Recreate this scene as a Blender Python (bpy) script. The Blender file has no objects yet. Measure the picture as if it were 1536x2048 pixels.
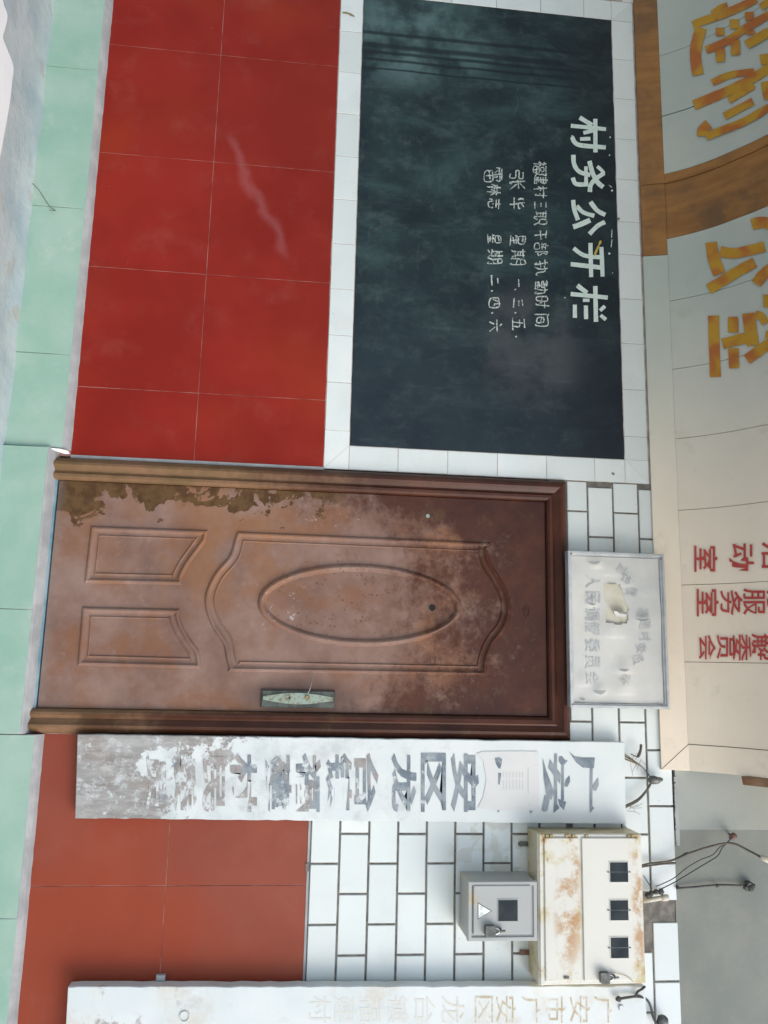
import bpy, bmesh, math, random
from mathutils import Vector, Matrix
from mathutils.geometry import tessellate_polygon

scene = bpy.context.scene
C = scene.collection
R = random.Random(7)

# ---------------------------------------------------------------- camera
CAM = Vector((0.7553, -3.1907, 0.8501))
RIGHT = Vector((-0.02304685, -0.1108246, 0.99357272))
DOWN = Vector((0.98311298, 0.17795926, 0.04265407))
FWD = Vector((-0.18154259, 0.97777728, 0.1048517))
FPX = 1666.07
cd = bpy.data.cameras.new('camera')
cam = bpy.data.objects.new('camera', cd)
C.objects.link(cam)
cd.sensor_fit = 'HORIZONTAL'
cd.sensor_width = 36.0
cd.lens = FPX / 1536 * 36
cd.clip_start = 0.05
cd.clip_end = 800
m = Matrix.Identity(4)
for i in range(3):
    m[i][0] = RIGHT[i]; m[i][1] = -DOWN[i]; m[i][2] = -FWD[i]; m[i][3] = CAM[i]
cam.matrix_world = m
scene.camera = cam

# ---------------------------------------------------------------- light
SUN_DIR = Vector((0.66, -0.52, 0.56)).normalized()      # towards the sun
SKY_STRENGTH = 0.15
SUN_STRENGTH = 1.0
SUN_ANGLE = 36
EXPOSURE = 0.78
w = bpy.data.worlds.new('World'); scene.world = w; w.use_nodes = True
nt = w.node_tree; nt.nodes.clear()
sky = nt.nodes.new('ShaderNodeTexSky'); sky.sky_type = 'NISHITA'; sky.sun_disc = False
sky.sun_elevation = math.asin(SUN_DIR.z)
sky.sun_rotation = math.atan2(SUN_DIR.x, SUN_DIR.y)
sky.air_density = 1.0; sky.dust_density = 1.6; sky.ozone_density = 1.0
bg = nt.nodes.new('ShaderNodeBackground'); bg.inputs[1].default_value = SKY_STRENGTH
wo = nt.nodes.new('ShaderNodeOutputWorld')
nt.links.new(sky.outputs[0], bg.inputs[0]); nt.links.new(bg.outputs[0], wo.inputs[0])
sd = bpy.data.lights.new('sun', 'SUN'); sd.energy = SUN_STRENGTH; sd.angle = math.radians(SUN_ANGLE)
sd.color = (1.0, 0.99, 0.965)
so = bpy.data.objects.new('sun', sd); C.objects.link(so)
so.rotation_euler = SUN_DIR.to_track_quat('Z', 'Y').to_euler()
so.location = (3, -3, 4)
vs = scene.view_settings
scene.display_settings.display_device = 'sRGB'
vs.view_transform = 'Standard'; vs.look = 'None'; vs.gamma = 1.0; vs.exposure = EXPOSURE
vs.use_curve_mapping = False

# ---------------------------------------------------------------- helpers
def PX(u, v, y=0.0):
    """point of the real plane Y=y seen at photo pixel (u,v)"""
    d = RIGHT * ((u - 768) / FPX) + DOWN * ((v - 1024) / FPX) + FWD
    t = (y - CAM.y) / d.y
    return CAM + d * t
def PZ(u, v, z):
    d = RIGHT * ((u - 768) / FPX) + DOWN * ((v - 1024) / FPX) + FWD
    return CAM + d * ((z - CAM.z) / d.z)

class NT:
    def __init__(s, name, rough=0.6, metal=0.0, spec=0.5):
        s.m = bpy.data.materials.new(name); s.m.use_nodes = True
        s.t = s.m.node_tree; s.b = s.t.nodes['Principled BSDF']
        s.b.inputs['Roughness'].default_value = rough
        s.b.inputs['Metallic'].default_value = metal
        s.b.inputs['Specular IOR Level'].default_value = spec
        g = s.t.nodes.new('ShaderNodeNewGeometry'); s.pos = g.outputs['Position']; s.normal = g.outputs['Normal']
        sp = s.t.nodes.new('ShaderNodeSeparateXYZ'); s.t.links.new(s.pos, sp.inputs[0])
        s.x, s.y, s.z = sp.outputs
        oi = s.t.nodes.new('ShaderNodeObjectInfo'); s.rand = oi.outputs['Random']
        s.nrm = None
    def put(s, sock, v):
        if isinstance(v, (int, float)):
            try: sock.default_value = v
            except TypeError: sock.default_value = (v, v, v, 1)
        elif isinstance(v, (tuple, list)):
            sock.default_value = tuple(v) + ((1,) if len(v) == 3 and len(sock.default_value) == 4 else ())
        else: s.t.links.new(v, sock)
    def mapv(s, sc=(1, 1, 1), off=(0, 0, 0), rot=(0, 0, 0), vec=None):
        n = s.t.nodes.new('ShaderNodeMapping'); s.put(n.inputs[0], vec or s.pos)
        n.inputs['Location'].default_value = off; n.inputs['Rotation'].default_value = rot
        n.inputs['Scale'].default_value = sc
        return n.outputs[0]
    def noise(s, scale, detail=4, rough=0.55, dist=0.0, vec=None):
        n = s.t.nodes.new('ShaderNodeTexNoise'); s.put(n.inputs['Vector'], vec or s.pos)
        n.inputs['Scale'].default_value = scale; n.inputs['Detail'].default_value = detail
        n.inputs['Roughness'].default_value = rough; n.inputs['Distortion'].default_value = dist
        return n.outputs[0]
    def vor(s, scale, feature='F1', vec=None):
        n = s.t.nodes.new('ShaderNodeTexVoronoi'); n.feature = feature
        s.put(n.inputs['Vector'], vec or s.pos); n.inputs['Scale'].default_value = scale
        return n.outputs[0]
    def wave(s, scale, dist=0, detail=2, dscale=1, dirn='Z', vec=None):
        n = s.t.nodes.new('ShaderNodeTexWave'); n.bands_direction = dirn
        s.put(n.inputs['Vector'], vec or s.pos); n.inputs['Scale'].default_value = scale
        n.inputs['Distortion'].default_value = dist; n.inputs['Detail'].default_value = detail
        n.inputs['Detail Scale'].default_value = dscale
        return n.outputs['Fac']
    def math(s, op, a, b=0.0, clamp=False, c=None):
        n = s.t.nodes.new('ShaderNodeMath'); n.operation = op; n.use_clamp = clamp
        s.put(n.inputs[0], a); s.put(n.inputs[1], b)
        if c is not None: s.put(n.inputs[2], c)
        return n.outputs[0]
    def step(s, v, lo, hi):
        n = s.t.nodes.new('ShaderNodeMapRange'); n.interpolation_type = 'SMOOTHSTEP'
        s.put(n.inputs[0], v)
        if lo <= hi:
            n.inputs[1].default_value = lo; n.inputs[2].default_value = hi
        else:
            n.inputs[1].default_value = hi; n.inputs[2].default_value = lo
            n.inputs[3].default_value = 1; n.inputs[4].default_value = 0
        return n.outputs[0]
    def mix(s, f, a, b, mode='MIX'):
        n = s.t.nodes.new('ShaderNodeMix'); n.data_type = 'RGBA'; n.blend_type = mode
        s.put(n.inputs[0], f); s.put(n.inputs[6], a); s.put(n.inputs[7], b)
        return n.outputs[2]
    def ramp(s, f, stops, interp='LINEAR'):
        n = s.t.nodes.new('ShaderNodeValToRGB'); s.put(n.inputs[0], f)
        n.color_ramp.interpolation = interp
        els = n.color_ramp.elements
        while len(els) < len(stops): els.new(0.5)
        for e, (p, c) in zip(els, stops):
            e.position = p; e.color = tuple(c) + (1,) if len(c) == 3 else c
        return n.outputs[0]
    def col(s, c): s.put(s.b.inputs['Base Color'], c); return s
    def rough(s, c): s.put(s.b.inputs['Roughness'], c); return s
    def bump(s, h, strength=0.3, dist=0.002):
        n = s.t.nodes.new('ShaderNodeBump'); s.put(n.inputs['Height'], h)
        n.inputs['Strength'].default_value = strength; n.inputs['Distance'].default_value = dist
        if s.nrm: s.t.links.new(s.nrm, n.inputs['Normal'])
        s.nrm = n.outputs[0]; s.t.links.new(s.nrm, s.b.inputs['Normal']); return s
    def blob(s, x, z, rx, rz, soft=0.5):
        """1 inside an ellipse on the wall, 0 outside"""
        a = s.math('DIVIDE', s.math('SUBTRACT', s.x, x), rx)
        b = s.math('DIVIDE', s.math('SUBTRACT', s.z, z), rz)
        d = s.math('ADD', s.math('MULTIPLY', a, a), s.math('MULTIPLY', b, b))
        return s.step(d, 1 + soft, 1 - soft)

def mesh_obj(name, bm, mat, parent=None, smooth=False, loc=None):
    me = bpy.data.meshes.new(name)
    bmesh.ops.recalc_face_normals(bm, faces=bm.faces)
    bm.to_mesh(me); bm.free()
    if smooth:
        for p in me.polygons: p.use_smooth = True
    return link(name, me, mat, parent, loc)
def link(name, me, mat, parent=None, loc=None):
    if mat is not None and len(me.materials) == 0: me.materials.append(mat)
    o = bpy.data.objects.new(name, me); C.objects.link(o)
    if parent is not None: o.parent = parent
    if loc is not None:
        o.location = Vector(loc) - (parent_world(parent) if parent is not None else Vector())
    elif parent is not None:
        o.location = -parent_world(parent)
    return o
def parent_world(p):
    v = Vector(p.location)
    while p.parent is not None:
        p = p.parent; v += p.location
    return v
def tag(o, label=None, cat=None, group=None, kind=None):
    if label: o['label'] = label
    if cat: o['category'] = cat
    if group: o['group'] = group
    if kind: o['kind'] = kind
    return o
def thing(name, label, cat, loc=(0, 0, 0), group=None):
    o = bpy.data.objects.new(name, None); C.objects.link(o); o.location = loc
    o.empty_display_size = 0.1
    return tag(o, label, cat, group)

def add_box(bm, x0, x1, y0, y1, z0, z1, ch=0.0):
    """box; ch chamfers the edges of the -Y face"""
    if ch <= 0:
        vs_ = [bm.verts.new(p) for p in [(x0,y0,z0),(x1,y0,z0),(x1,y1,z0),(x0,y1,z0),(x0,y0,z1),(x1,y0,z1),(x1,y1,z1),(x0,y1,z1)]]
        for f in [(0,1,2,3),(4,5,6,7),(0,1,5,4),(1,2,6,5),(2,3,7,6),(3,0,4,7)]:
            bm.faces.new([vs_[i] for i in f])
        return
    a = [bm.verts.new(p) for p in [(x0,y1,z0),(x1,y1,z0),(x1,y1,z1),(x0,y1,z1)]]
    b = [bm.verts.new(p) for p in [(x0,y0+ch,z0),(x1,y0+ch,z0),(x1,y0+ch,z1),(x0,y0+ch,z1)]]
    c = [bm.verts.new(p) for p in [(x0+ch,y0,z0+ch),(x1-ch,y0,z0+ch),(x1-ch,y0,z1-ch),(x0+ch,y0,z1-ch)]]
    bm.faces.new(a); bm.faces.new(c)
    for i in range(4):
        j = (i+1) % 4
        bm.faces.new([a[i], a[j], b[j], b[i]]); bm.faces.new([b[i], b[j], c[j], c[i]])
def box_obj(name, dims, mat, parent=None, ch=0.0):
    bm = bmesh.new(); add_box(bm, *dims, ch); return mesh_obj(name, bm, mat, parent)

def add_prism(bm, pts, y0, y1):
    """pts: (x,z) polygon; front y0 (towards viewer), back y1"""
    f = [bm.verts.new((x, y0, z)) for x, z in pts]; b = [bm.verts.new((x, y1, z)) for x, z in pts]
    tr = tessellate_polygon([[Vector((x, z, 0)) for x, z in pts]])
    for t in tr:
        try: bm.faces.new([f[i] for i in t]); bm.faces.new([b[i] for i in reversed(t)])
        except ValueError: pass
    n = len(pts)
    for i in range(n):
        j = (i+1) % n
        try: bm.faces.new([f[i], f[j], b[j], b[i]])
        except ValueError: pass

def add_tube(bm, pts, r, n=8, cap=True):
    pts = [Vector(p) for p in pts]; rings = []
    for i, p in enumerate(pts):
        d = (pts[min(i+1, len(pts)-1)] - pts[max(i-1, 0)]).normalized()
        a = d.cross(Vector((0, 0, 1)))
        if a.length < 0.1: a = d.cross(Vector((1, 0, 0)))
        a.normalize(); b = d.cross(a)
        rr = r[i] if isinstance(r, (list, tuple)) else r
        rings.append([bm.verts.new(p + a*math.cos(k*2*math.pi/n)*rr + b*math.sin(k*2*math.pi/n)*rr) for k in range(n)])
    for A, B in zip(rings, rings[1:]):
        for k in range(n):
            bm.faces.new([A[k], A[(k+1) % n], B[(k+1) % n], B[k]])
    if cap:
        bm.faces.new(rings[0]); bm.faces.new(rings[-1])
def smooth_path(pts, n=6):
    pts = [Vector(p) for p in pts]; out = []
    for i in range(len(pts)-1):
        p0 = pts[max(i-1, 0)]; p1 = pts[i]; p2 = pts[i+1]; p3 = pts[min(i+2, len(pts)-1)]
        for k in range(n):
            t = k/n
            out.append(0.5*((2*p1) + (-p0+p2)*t + (2*p0-5*p1+4*p2-p3)*t*t + (-p0+3*p1-3*p2+p3)*t**3))
    out.append(pts[-1]); return out

def sweep_xz(bm, path, prof, y, closed=False):
    """sweep a profile (offset to the left of travel, height towards viewer) along an XZ path, mitred"""
    n = len(path); P_ = [Vector((p[0], p[1])) for p in path]; rings = []
    for i in range(n):
        if closed: a, b = P_[(i-1) % n], P_[(i+1) % n]
        else: a, b = P_[max(i-1, 0)], P_[min(i+1, n-1)]
        d1 = (P_[i]-a); d2 = (b-P_[i])
        if d1.length < 1e-9: d1 = d2
        if d2.length < 1e-9: d2 = d1
        d1.normalize(); d2.normalize()
        n1 = Vector((-d1.y, d1.x)); n2 = Vector((-d2.y, d2.x))
        nn = (n1+n2)
        if nn.length < 1e-6: nn = n1
        nn.normalize(); k = 1/max(nn.dot(n1), 0.4)
        rings.append([bm.verts.new((P_[i].x+nn.x*o*k, y-h, P_[i].y+nn.y*o*k)) for o, h in prof])
    rng = range(n) if closed else range(n-1)
    for i in rng:
        A, B = rings[i], rings[(i+1) % n]
        for k in range(len(prof)-1):
            bm.faces.new([A[k], A[k+1], B[k+1], B[k]])

# lettering --------------------------------------------------------------
def stroke(bm, pts, wd, fmap, lift, jitter=0.06, n=5, taper=False):
    """a flat brush stroke; pts are 2-D, fmap maps (a,b,lift) to a 3-D point"""
    P_ = [Vector((p[0], p[1])) for p in pts]
    if len(P_) == 2: S = [P_[0].lerp(P_[1], k/n) for k in range(n+1)]
    else: S = [Vector(v[:2]) for v in smooth_path([Vector((p.x, p.y, 0)) for p in P_], n)]
    L, Rr = [], []
    for i, p in enumerate(S):
        d = (S[min(i+1, len(S)-1)] - S[max(i-1, 0)])
        if d.length < 1e-9: continue
        d.normalize(); q = Vector((-d.y, d.x))
        ww = wd*0.5*(1+R.uniform(-jitter, jitter))
        if taper: ww *= 0.45+0.55*math.sin(math.pi*min(1, (i+1)/(len(S))*0.8+0.12))
        L.append(bm.verts.new(fmap(*(p+q*ww), lift))); Rr.append(bm.verts.new(fmap(*(p-q*ww), lift)))
    for i in range(len(L)-1):
        bm.faces.new([L[i], L[i+1], Rr[i+1], Rr[i]])
def flat_poly(bm, pts, fmap, lift):
    v = [bm.verts.new(fmap(a, b, lift)) for a, b in pts]
    for t in tessellate_polygon([[Vector((a, b, 0)) for a, b in pts]]):
        try: bm.faces.new([v[i] for i in t])
        except ValueError: pass

_gl = {}
def glyph(ch, bold=0.0):
    """outline of a character from Blender's own font, scaled to the unit box"""
    k = (ch, bold)
    if k in _gl: return _gl[k]
    cu = bpy.data.curves.new('g', 'FONT'); cu.body = ch; cu.resolution_u = 3; cu.offset = bold
    ob = bpy.data.objects.new('g', cu); C.objects.link(ob)
    dg = bpy.context.evaluated_depsgraph_get(); dg.update()
    me = bpy.data.meshes.new_from_object(ob.evaluated_get(dg))
    vs_ = [(v.co.x, v.co.y) for v in me.vertices]; fs = [tuple(p.vertices) for p in me.polygons]
    bpy.data.objects.remove(ob); bpy.data.curves.remove(cu); bpy.data.meshes.remove(me)
    if vs_:
        x0 = min(v[0] for v in vs_); x1 = max(v[0] for v in vs_); y0 = min(v[1] for v in vs_); y1 = max(v[1] for v in vs_)
        vs_ = [((a-x0)/max(x1-x0, 1e-6), (b-y0)/max(y1-y0, 1e-6)) for a, b in vs_]
    _gl[k] = (vs_, fs); return _gl[k]
def add_glyph(bm, ch, fmap, lift, bold=0.0, skew=0.0, wob=0.0):
    vs_, fs = glyph(ch, bold)
    ph = R.uniform(0, 6)
    V = []
    for a, b in vs_:
        a2 = a + skew*(b-0.5) + wob*math.sin(b*7+ph); b2 = b + wob*math.sin(a*6+ph*2)
        V.append(bm.verts.new(fmap(a2, b2, lift)))
    for f in fs:
        try: bm.faces.new([V[i] for i in f])
        except ValueError: pass
def rect_map(x0, x1, z0, z1, y):
    return lambda a, b, l: (x0+(x1-x0)*a, y-l, z0+(z1-z0)*b)

HAND = {
'福': [[(2,9.5),(2.8,8.8)],[(.8,7.8),(3.8,7.8),(1,4.2)],[(2.5,6),(2.5,0)],[(3,5.5),(4,4.8)],[(5,9),(9.5,9)],[(5.5,7.6),(5.5,5.6),(9,5.6),(9,7.6),(5.5,7.6)],[(5,4.3),(5,.3),(9.6,.3),(9.6,4.3),(5,4.3)],[(7.3,4.3),(7.3,.3)],[(5,2.4),(9.6,2.4)]],
'建': [[(4,8.6),(9,8.8),(8.8,5.4)],[(3.8,7),(10,7.1)],[(4,5.4),(9,5.4)],[(4.3,3.9),(9.2,3.9)],[(4,2.3),(9.8,2.3)],[(6.6,10),(6.6,1.2)],[(.8,8.8),(3,8.8),(1.4,5.8),(3,5.6),(.5,.8)],[(.8,3.6),(3.5,1),(10,.2)]],
'村': [[(.3,7),(4.5,7.2)],[(2.4,10),(2.4,0)],[(2.3,6.6),(.3,3)],[(2.6,6),(4.2,4.4)],[(5,7.2),(10,7.4)],[(8,10),(8,.8),(6.8,1.6)],[(5.9,5.2),(6.8,3.8)]],
'三': [[(2,8.5),(8,8.7)],[(2.5,5.2),(7.5,5.3)],[(.8,1),(9.5,1.1)]],
'职': [[(.3,9),(4.6,9.1)],[(1.2,9),(1.2,2)],[(3.6,9),(3.6,0)],[(1.2,6.8),(3.6,6.8)],[(1.2,4.6),(3.6,4.6)],[(.2,1.8),(4.6,2.8)],[(5.4,9),(5.4,4.4),(9.2,4.4),(9.2,9),(5.4,9)],[(6.6,3.2),(5,0)],[(8,3.2),(9.9,0)]],
'干': [[(1.5,8.8),(8.5,8.9)],[(.4,5),(9.7,5.1)],[(5,8.8),(5,0)]],
'部': [[(2.8,10),(3.2,9)],[(.4,8.4),(5.4,8.4)],[(1.6,7.6),(2.2,6)],[(4.4,7.6),(3.6,6)],[(.2,5.4),(5.6,5.4)],[(1,3.8),(1,.5),(4.8,.5),(4.8,3.8),(1,3.8)],[(6.8,9.4),(6.8,0)],[(6.8,9.2),(9.4,9.2),(7.9,6),(9.4,4),(8.2,2.2),(7.4,2.8)]],
'执': [[(.3,7.4),(4.4,7.6)],[(2.6,10),(2.6,.8),(1.4,1.6)],[(.3,3.4),(4.4,5)],[(4.8,7.2),(8,7.2),(7.9,2),(9,.6),(9.9,2.2)],[(6.4,10),(6.2,4.5),(4.4,.2)],[(5,4.8),(6.8,3)]],
'勤': [[(.4,8.6),(5.4,8.6)],[(1.8,10),(1.8,7.4),(4,7.4),(4,10)],[(1.2,6.6),(1.2,4.8),(4.8,4.8),(4.8,6.6),(1.2,6.6)],[(3,7.4),(3,.6)],[(.8,3.4),(5.2,3.4)],[(.8,2),(5.2,2)],[(.2,.3),(5.6,.8)],[(5.8,6.8),(9.4,6.8),(9,.6),(8,1.4)],[(7.6,10),(7.4,5),(5.8,.2)]],
'时': [[(.6,8.8),(.6,1.4),(3.8,1.4),(3.8,8.8),(.6,8.8)],[(.6,5.2),(3.8,5.2)],[(4.8,7.2),(10,7.3)],[(8,10),(8,.8),(6.8,1.6)],[(5.6,5),(6.4,3.6)]],
'间': [[(1.4,10),(2.2,8.8)],[(1,8),(1,0)],[(3,9),(9.4,9),(9.4,.6),(8.4,1.2)],[(3.2,6.6),(3.2,1.8),(7.2,1.8),(7.2,6.6),(3.2,6.6)],[(3.2,4.2),(7.2,4.2)]],
'张': [[(.5,9),(3.6,9),(3.6,6.8),(.6,6.8),(.8,4.4),(3.8,4.4),(3.2,.6),(2,1.4)],[(9.2,9.6),(6.6,7)],[(4.6,5.4),(10,5.6)],[(6,10),(6,.8),(7.4,2)],[(7,5),(10,.2)]],
'华': [[(2.4,10),(.6,7)],[(1.8,8.6),(1.8,5.2)],[(8.6,9.4),(5.4,7.6)],[(5.4,10),(5.4,6),(9,5.8),(9,6.8)],[(.4,3.2),(9.8,3.4)],[(5,5),(5,0)]],
'星': [[(2.4,9.8),(2.4,6),(7.6,6),(7.6,9.8),(2.4,9.8)],[(2.4,7.9),(7.6,7.9)],[(2.4,5.2),(1,3.2)],[(2,4),(8.4,4)],[(2.2,2.2),(8,2.2)],[(5,5.6),(5,.3)],[(.4,.2),(9.8,.3)]],
'期': [[(.3,8.4),(5.2,8.4)],[(1.4,10),(1.4,3.2)],[(4,10),(4,3.2)],[(1.4,6.6),(4,6.6)],[(1.4,5),(4,5)],[(.2,3.2),(5.4,3.2)],[(1.8,2.4),(.4,.2)],[(3.6,2.4),(4.8,.6)],[(6.6,9.4),(6.4,4),(5.6,.2)],[(6.6,9.4),(9.4,9.4),(9.4,.6),(8.4,1.2)],[(6.6,6.8),(9.4,6.8)],[(6.5,4.2),(9.4,4.2)]],
'一': [[(1,5),(9,5.2)]],
'二': [[(2.6,8),(7.4,8.1)],[(.8,1.6),(9.4,1.8)]],
'五': [[(1.2,9),(8.8,9)],[(4.6,9),(3.6,.6)],[(1.8,5.2),(7.6,5.2),(7.2,.6)],[(.2,.4),(9.8,.5)]],
'四': [[(1,8.4),(1,.8),(9,.8),(9,8.4),(1,8.4)],[(3.8,8.2),(3.4,4.6),(2.2,3.4)],[(6.2,8.2),(6.2,4.4),(8,4.2)]],
'六': [[(4.6,10),(5.4,8.6)],[(.4,6.6),(9.6,6.8)],[(3.6,4.8),(1,.4)],[(6,4.8),(9,.6)]],
'雷': [[(1.5,9.6),(8.5,9.6)],[(1,8.2),(.4,6.4)],[(1,8),(9.2,8),(8.6,6.6)],[(5,9.6),(5,5)],[(2.8,7),(3.6,6.6)],[(2.8,5.8),(3.6,5.4)],[(6.2,7),(7,6.6)],[(6.2,5.8),(7,5.4)],[(2,4.4),(2,.3),(8,.3),(8,4.4),(2,4.4)],[(5,4.4),(5,.3)],[(2,2.4),(8,2.4)]],
'林': [[(.3,7),(4.6,7)],[(2.4,10),(2.4,0)],[(2.3,6.6),(.3,3)],[(2.6,6),(4.2,4.4)],[(5.2,7),(9.8,7)],[(7.5,10),(7.5,0)],[(7.4,6.6),(5.2,2.6)],[(7.6,6.6),(9.8,2.6)]],
'志': [[(1,8.4),(9,8.4)],[(5,10),(5,6)],[(2,6),(8,6)],[(1.6,3.6),(1,1.6)],[(3.2,4),(3.6,.8),(7.4,.8),(7.4,2.2)],[(4.8,4.4),(5.6,3.4)],[(7.6,3.8),(8.8,2.4)]],
'、': [[(6,2),(8,0)]],
}

# ---------------------------------------------------------------- materials
def mat_red_tile(right=False):
    n = NT('red_porcelain' if not right else 'glare_veiled_red_porcelain', 0.16, 0, 0.15)
    a = n.noise(2.2, 3); b = n.noise(60, 3)
    c = n.mix(n.step(a, .35, .65), (.205, .0125, .008), (.26, .019, .012))
    c = n.mix(n.math('MULTIPLY', n.rand, .35), c, (.21, .022, .013))
    if right: c = n.mix(n.step(a, .3, .7), (.225, .058, .038), (.265, .072, .046))  # right-hand tiles dulled: a veil of glare put into the colour
    c = n.mix(n.step(n.noise(.9, 3), .45, .65), c, n.mix(.5, c, (.30, .040, .012)))
    dust = n.step(n.noise(6, 6, .65), .5, .75)
    c = n.mix(n.math('MULTIPLY', dust, .06), c, (.45, .25, .2))
    # the chalky smear rubbed across two tiles
    d = n.math('ABSOLUTE', n.math('SUBTRACT', n.math('MULTIPLY', n.math('SUBTRACT', n.x, -1.42), .48), n.math('SUBTRACT', n.math('ADD', n.z, n.math('MULTIPLY', n.math('SUBTRACT', n.noise(4.5, 3), .5), .16)), .50)))
    along = n.math('MULTIPLY', n.step(n.x, -1.43, -1.36), n.step(n.x, -.84, -.93))
    sm = n.math('MULTIPLY', n.math('MULTIPLY', n.step(n.math('ADD', d, n.math('MULTIPLY', n.noise(14, 3), .02)), .050, .004), along), .13)
    c = n.mix(sm, c, (.50, .30, .32))
    spk = n.step(n.vor(34), .05, .03)
    c = n.mix(n.math('MULTIPLY', spk, n.step(n.noise(9, 2), .6, .7)), c, (.55, .38, .33))
    n.col(c); n.rough(n.math('ADD', .13, n.math('MULTIPLY', n.noise(9, 5), .18)))
    n.bump(b, .04, .0005); n.bump(n.noise(3, 2), .25, .002); return n.m
def mat_white_tile(name='white_glazed_tile', warm=False):
    n = NT(name, 0.2, 0, 0.5)
    a = n.noise(3.5, 5)
    c = n.mix(n.step(a, .3, .7), (.665, .715, .705), (.735, .77, .755))
    c = n.mix(n.math('MULTIPLY', n.rand, .7), c, (.59, .635, .62))
    grime = n.step(n.noise(6, 9, .74), .50, .76)
    c = n.mix(n.math('MULTIPLY', grime, .45), c, (.46, .44, .38))
    chips = n.step(n.vor(13), .035, .02)
    c = n.mix(n.math('MULTIPLY', chips, .7), c, (.28, .25, .20))
    run = n.math('MULTIPLY', n.step(n.noise(11, 5, .6, vec=n.mapv((2.4, 1, .35))), .56, .74), n.blob(1.6, 1.72, .34, .22, .9))
    c = n.mix(n.math('MULTIPLY', run, .5), c, (.50, .42, .28))
    # old smears of colour wash on a few bricks
    sm = n.math('MULTIPLY', n.step(n.noise(16, 3, .5, vec=n.mapv((.5, 1, 1.6), (3.1, 0, 1.7))), .66, .71), n.blob(1.58, 1.17, .2, .22))
    c = n.mix(n.math('MULTIPLY', sm, .6), c, (.42, .52, .60))
    sm2 = n.math('MULTIPLY', n.step(n.noise(13, 4), .50, .56), n.blob(1.42, 1.62, .12, .16))
    c = n.mix(n.math('MULTIPLY', sm2, .5), c, (.50, .48, .38))
    n.col(c); n.rough(n.math('ADD', .18, n.math('MULTIPLY', grime, .4)))
    rib = n.wave(170, 1.5, 1, 2, 'DIAGONAL')
    n.bump(rib, .10, .0006); n.bump(n.noise(5, 2), .3, .001); return n.m
def mat_simple(name, c0, c1, scale=8, rough=.7, bump=.2, bscale=80, bd=.001, metal=0, spec=.4, detail=6, stretch=None):
    n = NT(name, rough, metal, spec)
    v = n.mapv(stretch) if stretch else None
    n.col(n.mix(n.step(n.noise(scale, detail, .6, vec=v), .3, .7), c0, c1))
    if bump: n.bump(n.noise(bscale, 4, vec=v), bump, bd)
    return n.m
M = {}
M['red'] = mat_red_tile(); M['red_glare'] = mat_red_tile(True)
n = NT('pink_stained_grout', .8); n.col(n.mix(n.step(n.noise(9, 5), .36, .66), (.20, .065, .045), (.44, .25, .21))); M['grout_red'] = n.m
M['white'] = mat_white_tile()
n = NT('dark_joint_mortar', .9); n.col(n.mix(n.step(n.noise(30, 5), .35, .65), (.12, .112, .10), (.21, .195, .17))); n.bump(n.noise(160, 3), .6, .001); M['grout'] = n.m
n = NT('pale_joint_mortar', .9); n.col(n.mix(n.step(n.noise(18, 5), .3, .7), (.30, .24, .21), (.52, .46, .42))); M['grout_pale'] = n.m
n = NT('grey_lilac_mortar', .85)
n.col(n.mix(n.step(n.noise(12, 6), .35, .7), (.30, .305, .305), (.40, .40, .395))); n.bump(n.noise(70, 6, .7), .6, .003); M['mortar'] = n.m
n = NT('mint_tile', .22)
c = n.mix(n.step(n.noise(5, 6, .6), .3, .7), (.245, .405, .32), (.325, .455, .38))
c = n.mix(n.math('MULTIPLY', n.step(n.noise(11, 8, .7), .52, .75), .35), c, (.55, .55, .52))
n.col(c); n.rough(n.math('ADD', .25, n.math('MULTIPLY', n.noise(8, 4), .25))); n.bump(n.noise(4, 2), .25, .001); M['mint'] = n.m
n = NT('rough_blue_grey_cement', .9)
c = n.mix(n.step(n.noise(5, 7, .65), .3, .7), (.34, .42, .45), (.50, .54, .53))
c = n.mix(n.math('MULTIPLY', n.step(n.noise(9, 5, .6, vec=n.mapv((1, 1, 1), (5, 2, 0))), .55, .68), .5), c, (.36, .30, .24))
c = n.mix(n.step(n.vor(3.3), .075, .03), c, (.10, .10, .085))
n.col(c); n.bump(n.noise(22, 7, .65), .6, .008); M['cement'] = n.m
n = NT('sunlit_floor_and_mortar_white', .8); n.col(n.mix(n.step(n.noise(6, 4), .2, .5), (.84, .85, .84), (.90, .91, .90))); n.bump(n.noise(12, 6), .5, .004); M['sun_and_mortar_white'] = n.m  # white for the painted sunlit floor and for the mortar smear
n = NT('yard_concrete', .92); n.col(n.mix(n.step(n.noise(1.3, 8, .65), .3, .7), (.46, .47, .45), (.58, .59, .56))); n.bump(n.noise(40, 6), .4, .003); M['yard'] = n.m

# blackboard
n = NT('chalk_dusted_blackboard', .55, 0, .22)
c = n.mix(n.step(n.noise(3.2, 7, .62), .32, .70), (.009, .018, .024), (.021, .042, .045))
wipe = n.step(n.noise(2.6, 6, .68, .6, vec=n.mapv((1.5, 1, .8), (2, 0, 3))), .46, .74)
c = n.mix(n.math('MULTIPLY', wipe, .60), c, (.058, .108, .105))
fine = n.step(n.noise(8.5, 9, .72, vec=n.mapv((1.4, 1, 1), (1, 4, 2))), .48, .72)
c = n.mix(n.math('MULTIPLY', fine, .42), c, (.090, .135, .120))
arc = n.step(n.noise(17, 6, .75, .8, vec=n.mapv((.5, 1, 1.1))), .56, .80)
c = n.mix(n.math('MULTIPLY', arc, .40), c, (.13, .17, .155))
up = n.math('MULTIPLY', n.blob(-1.95, 1.28, .22, .35, .9), n.step(n.noise(6, 5), .38, .62))
c = n.mix(n.math('MULTIPLY', up, .45), c, (.16, .27, .27))
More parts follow.
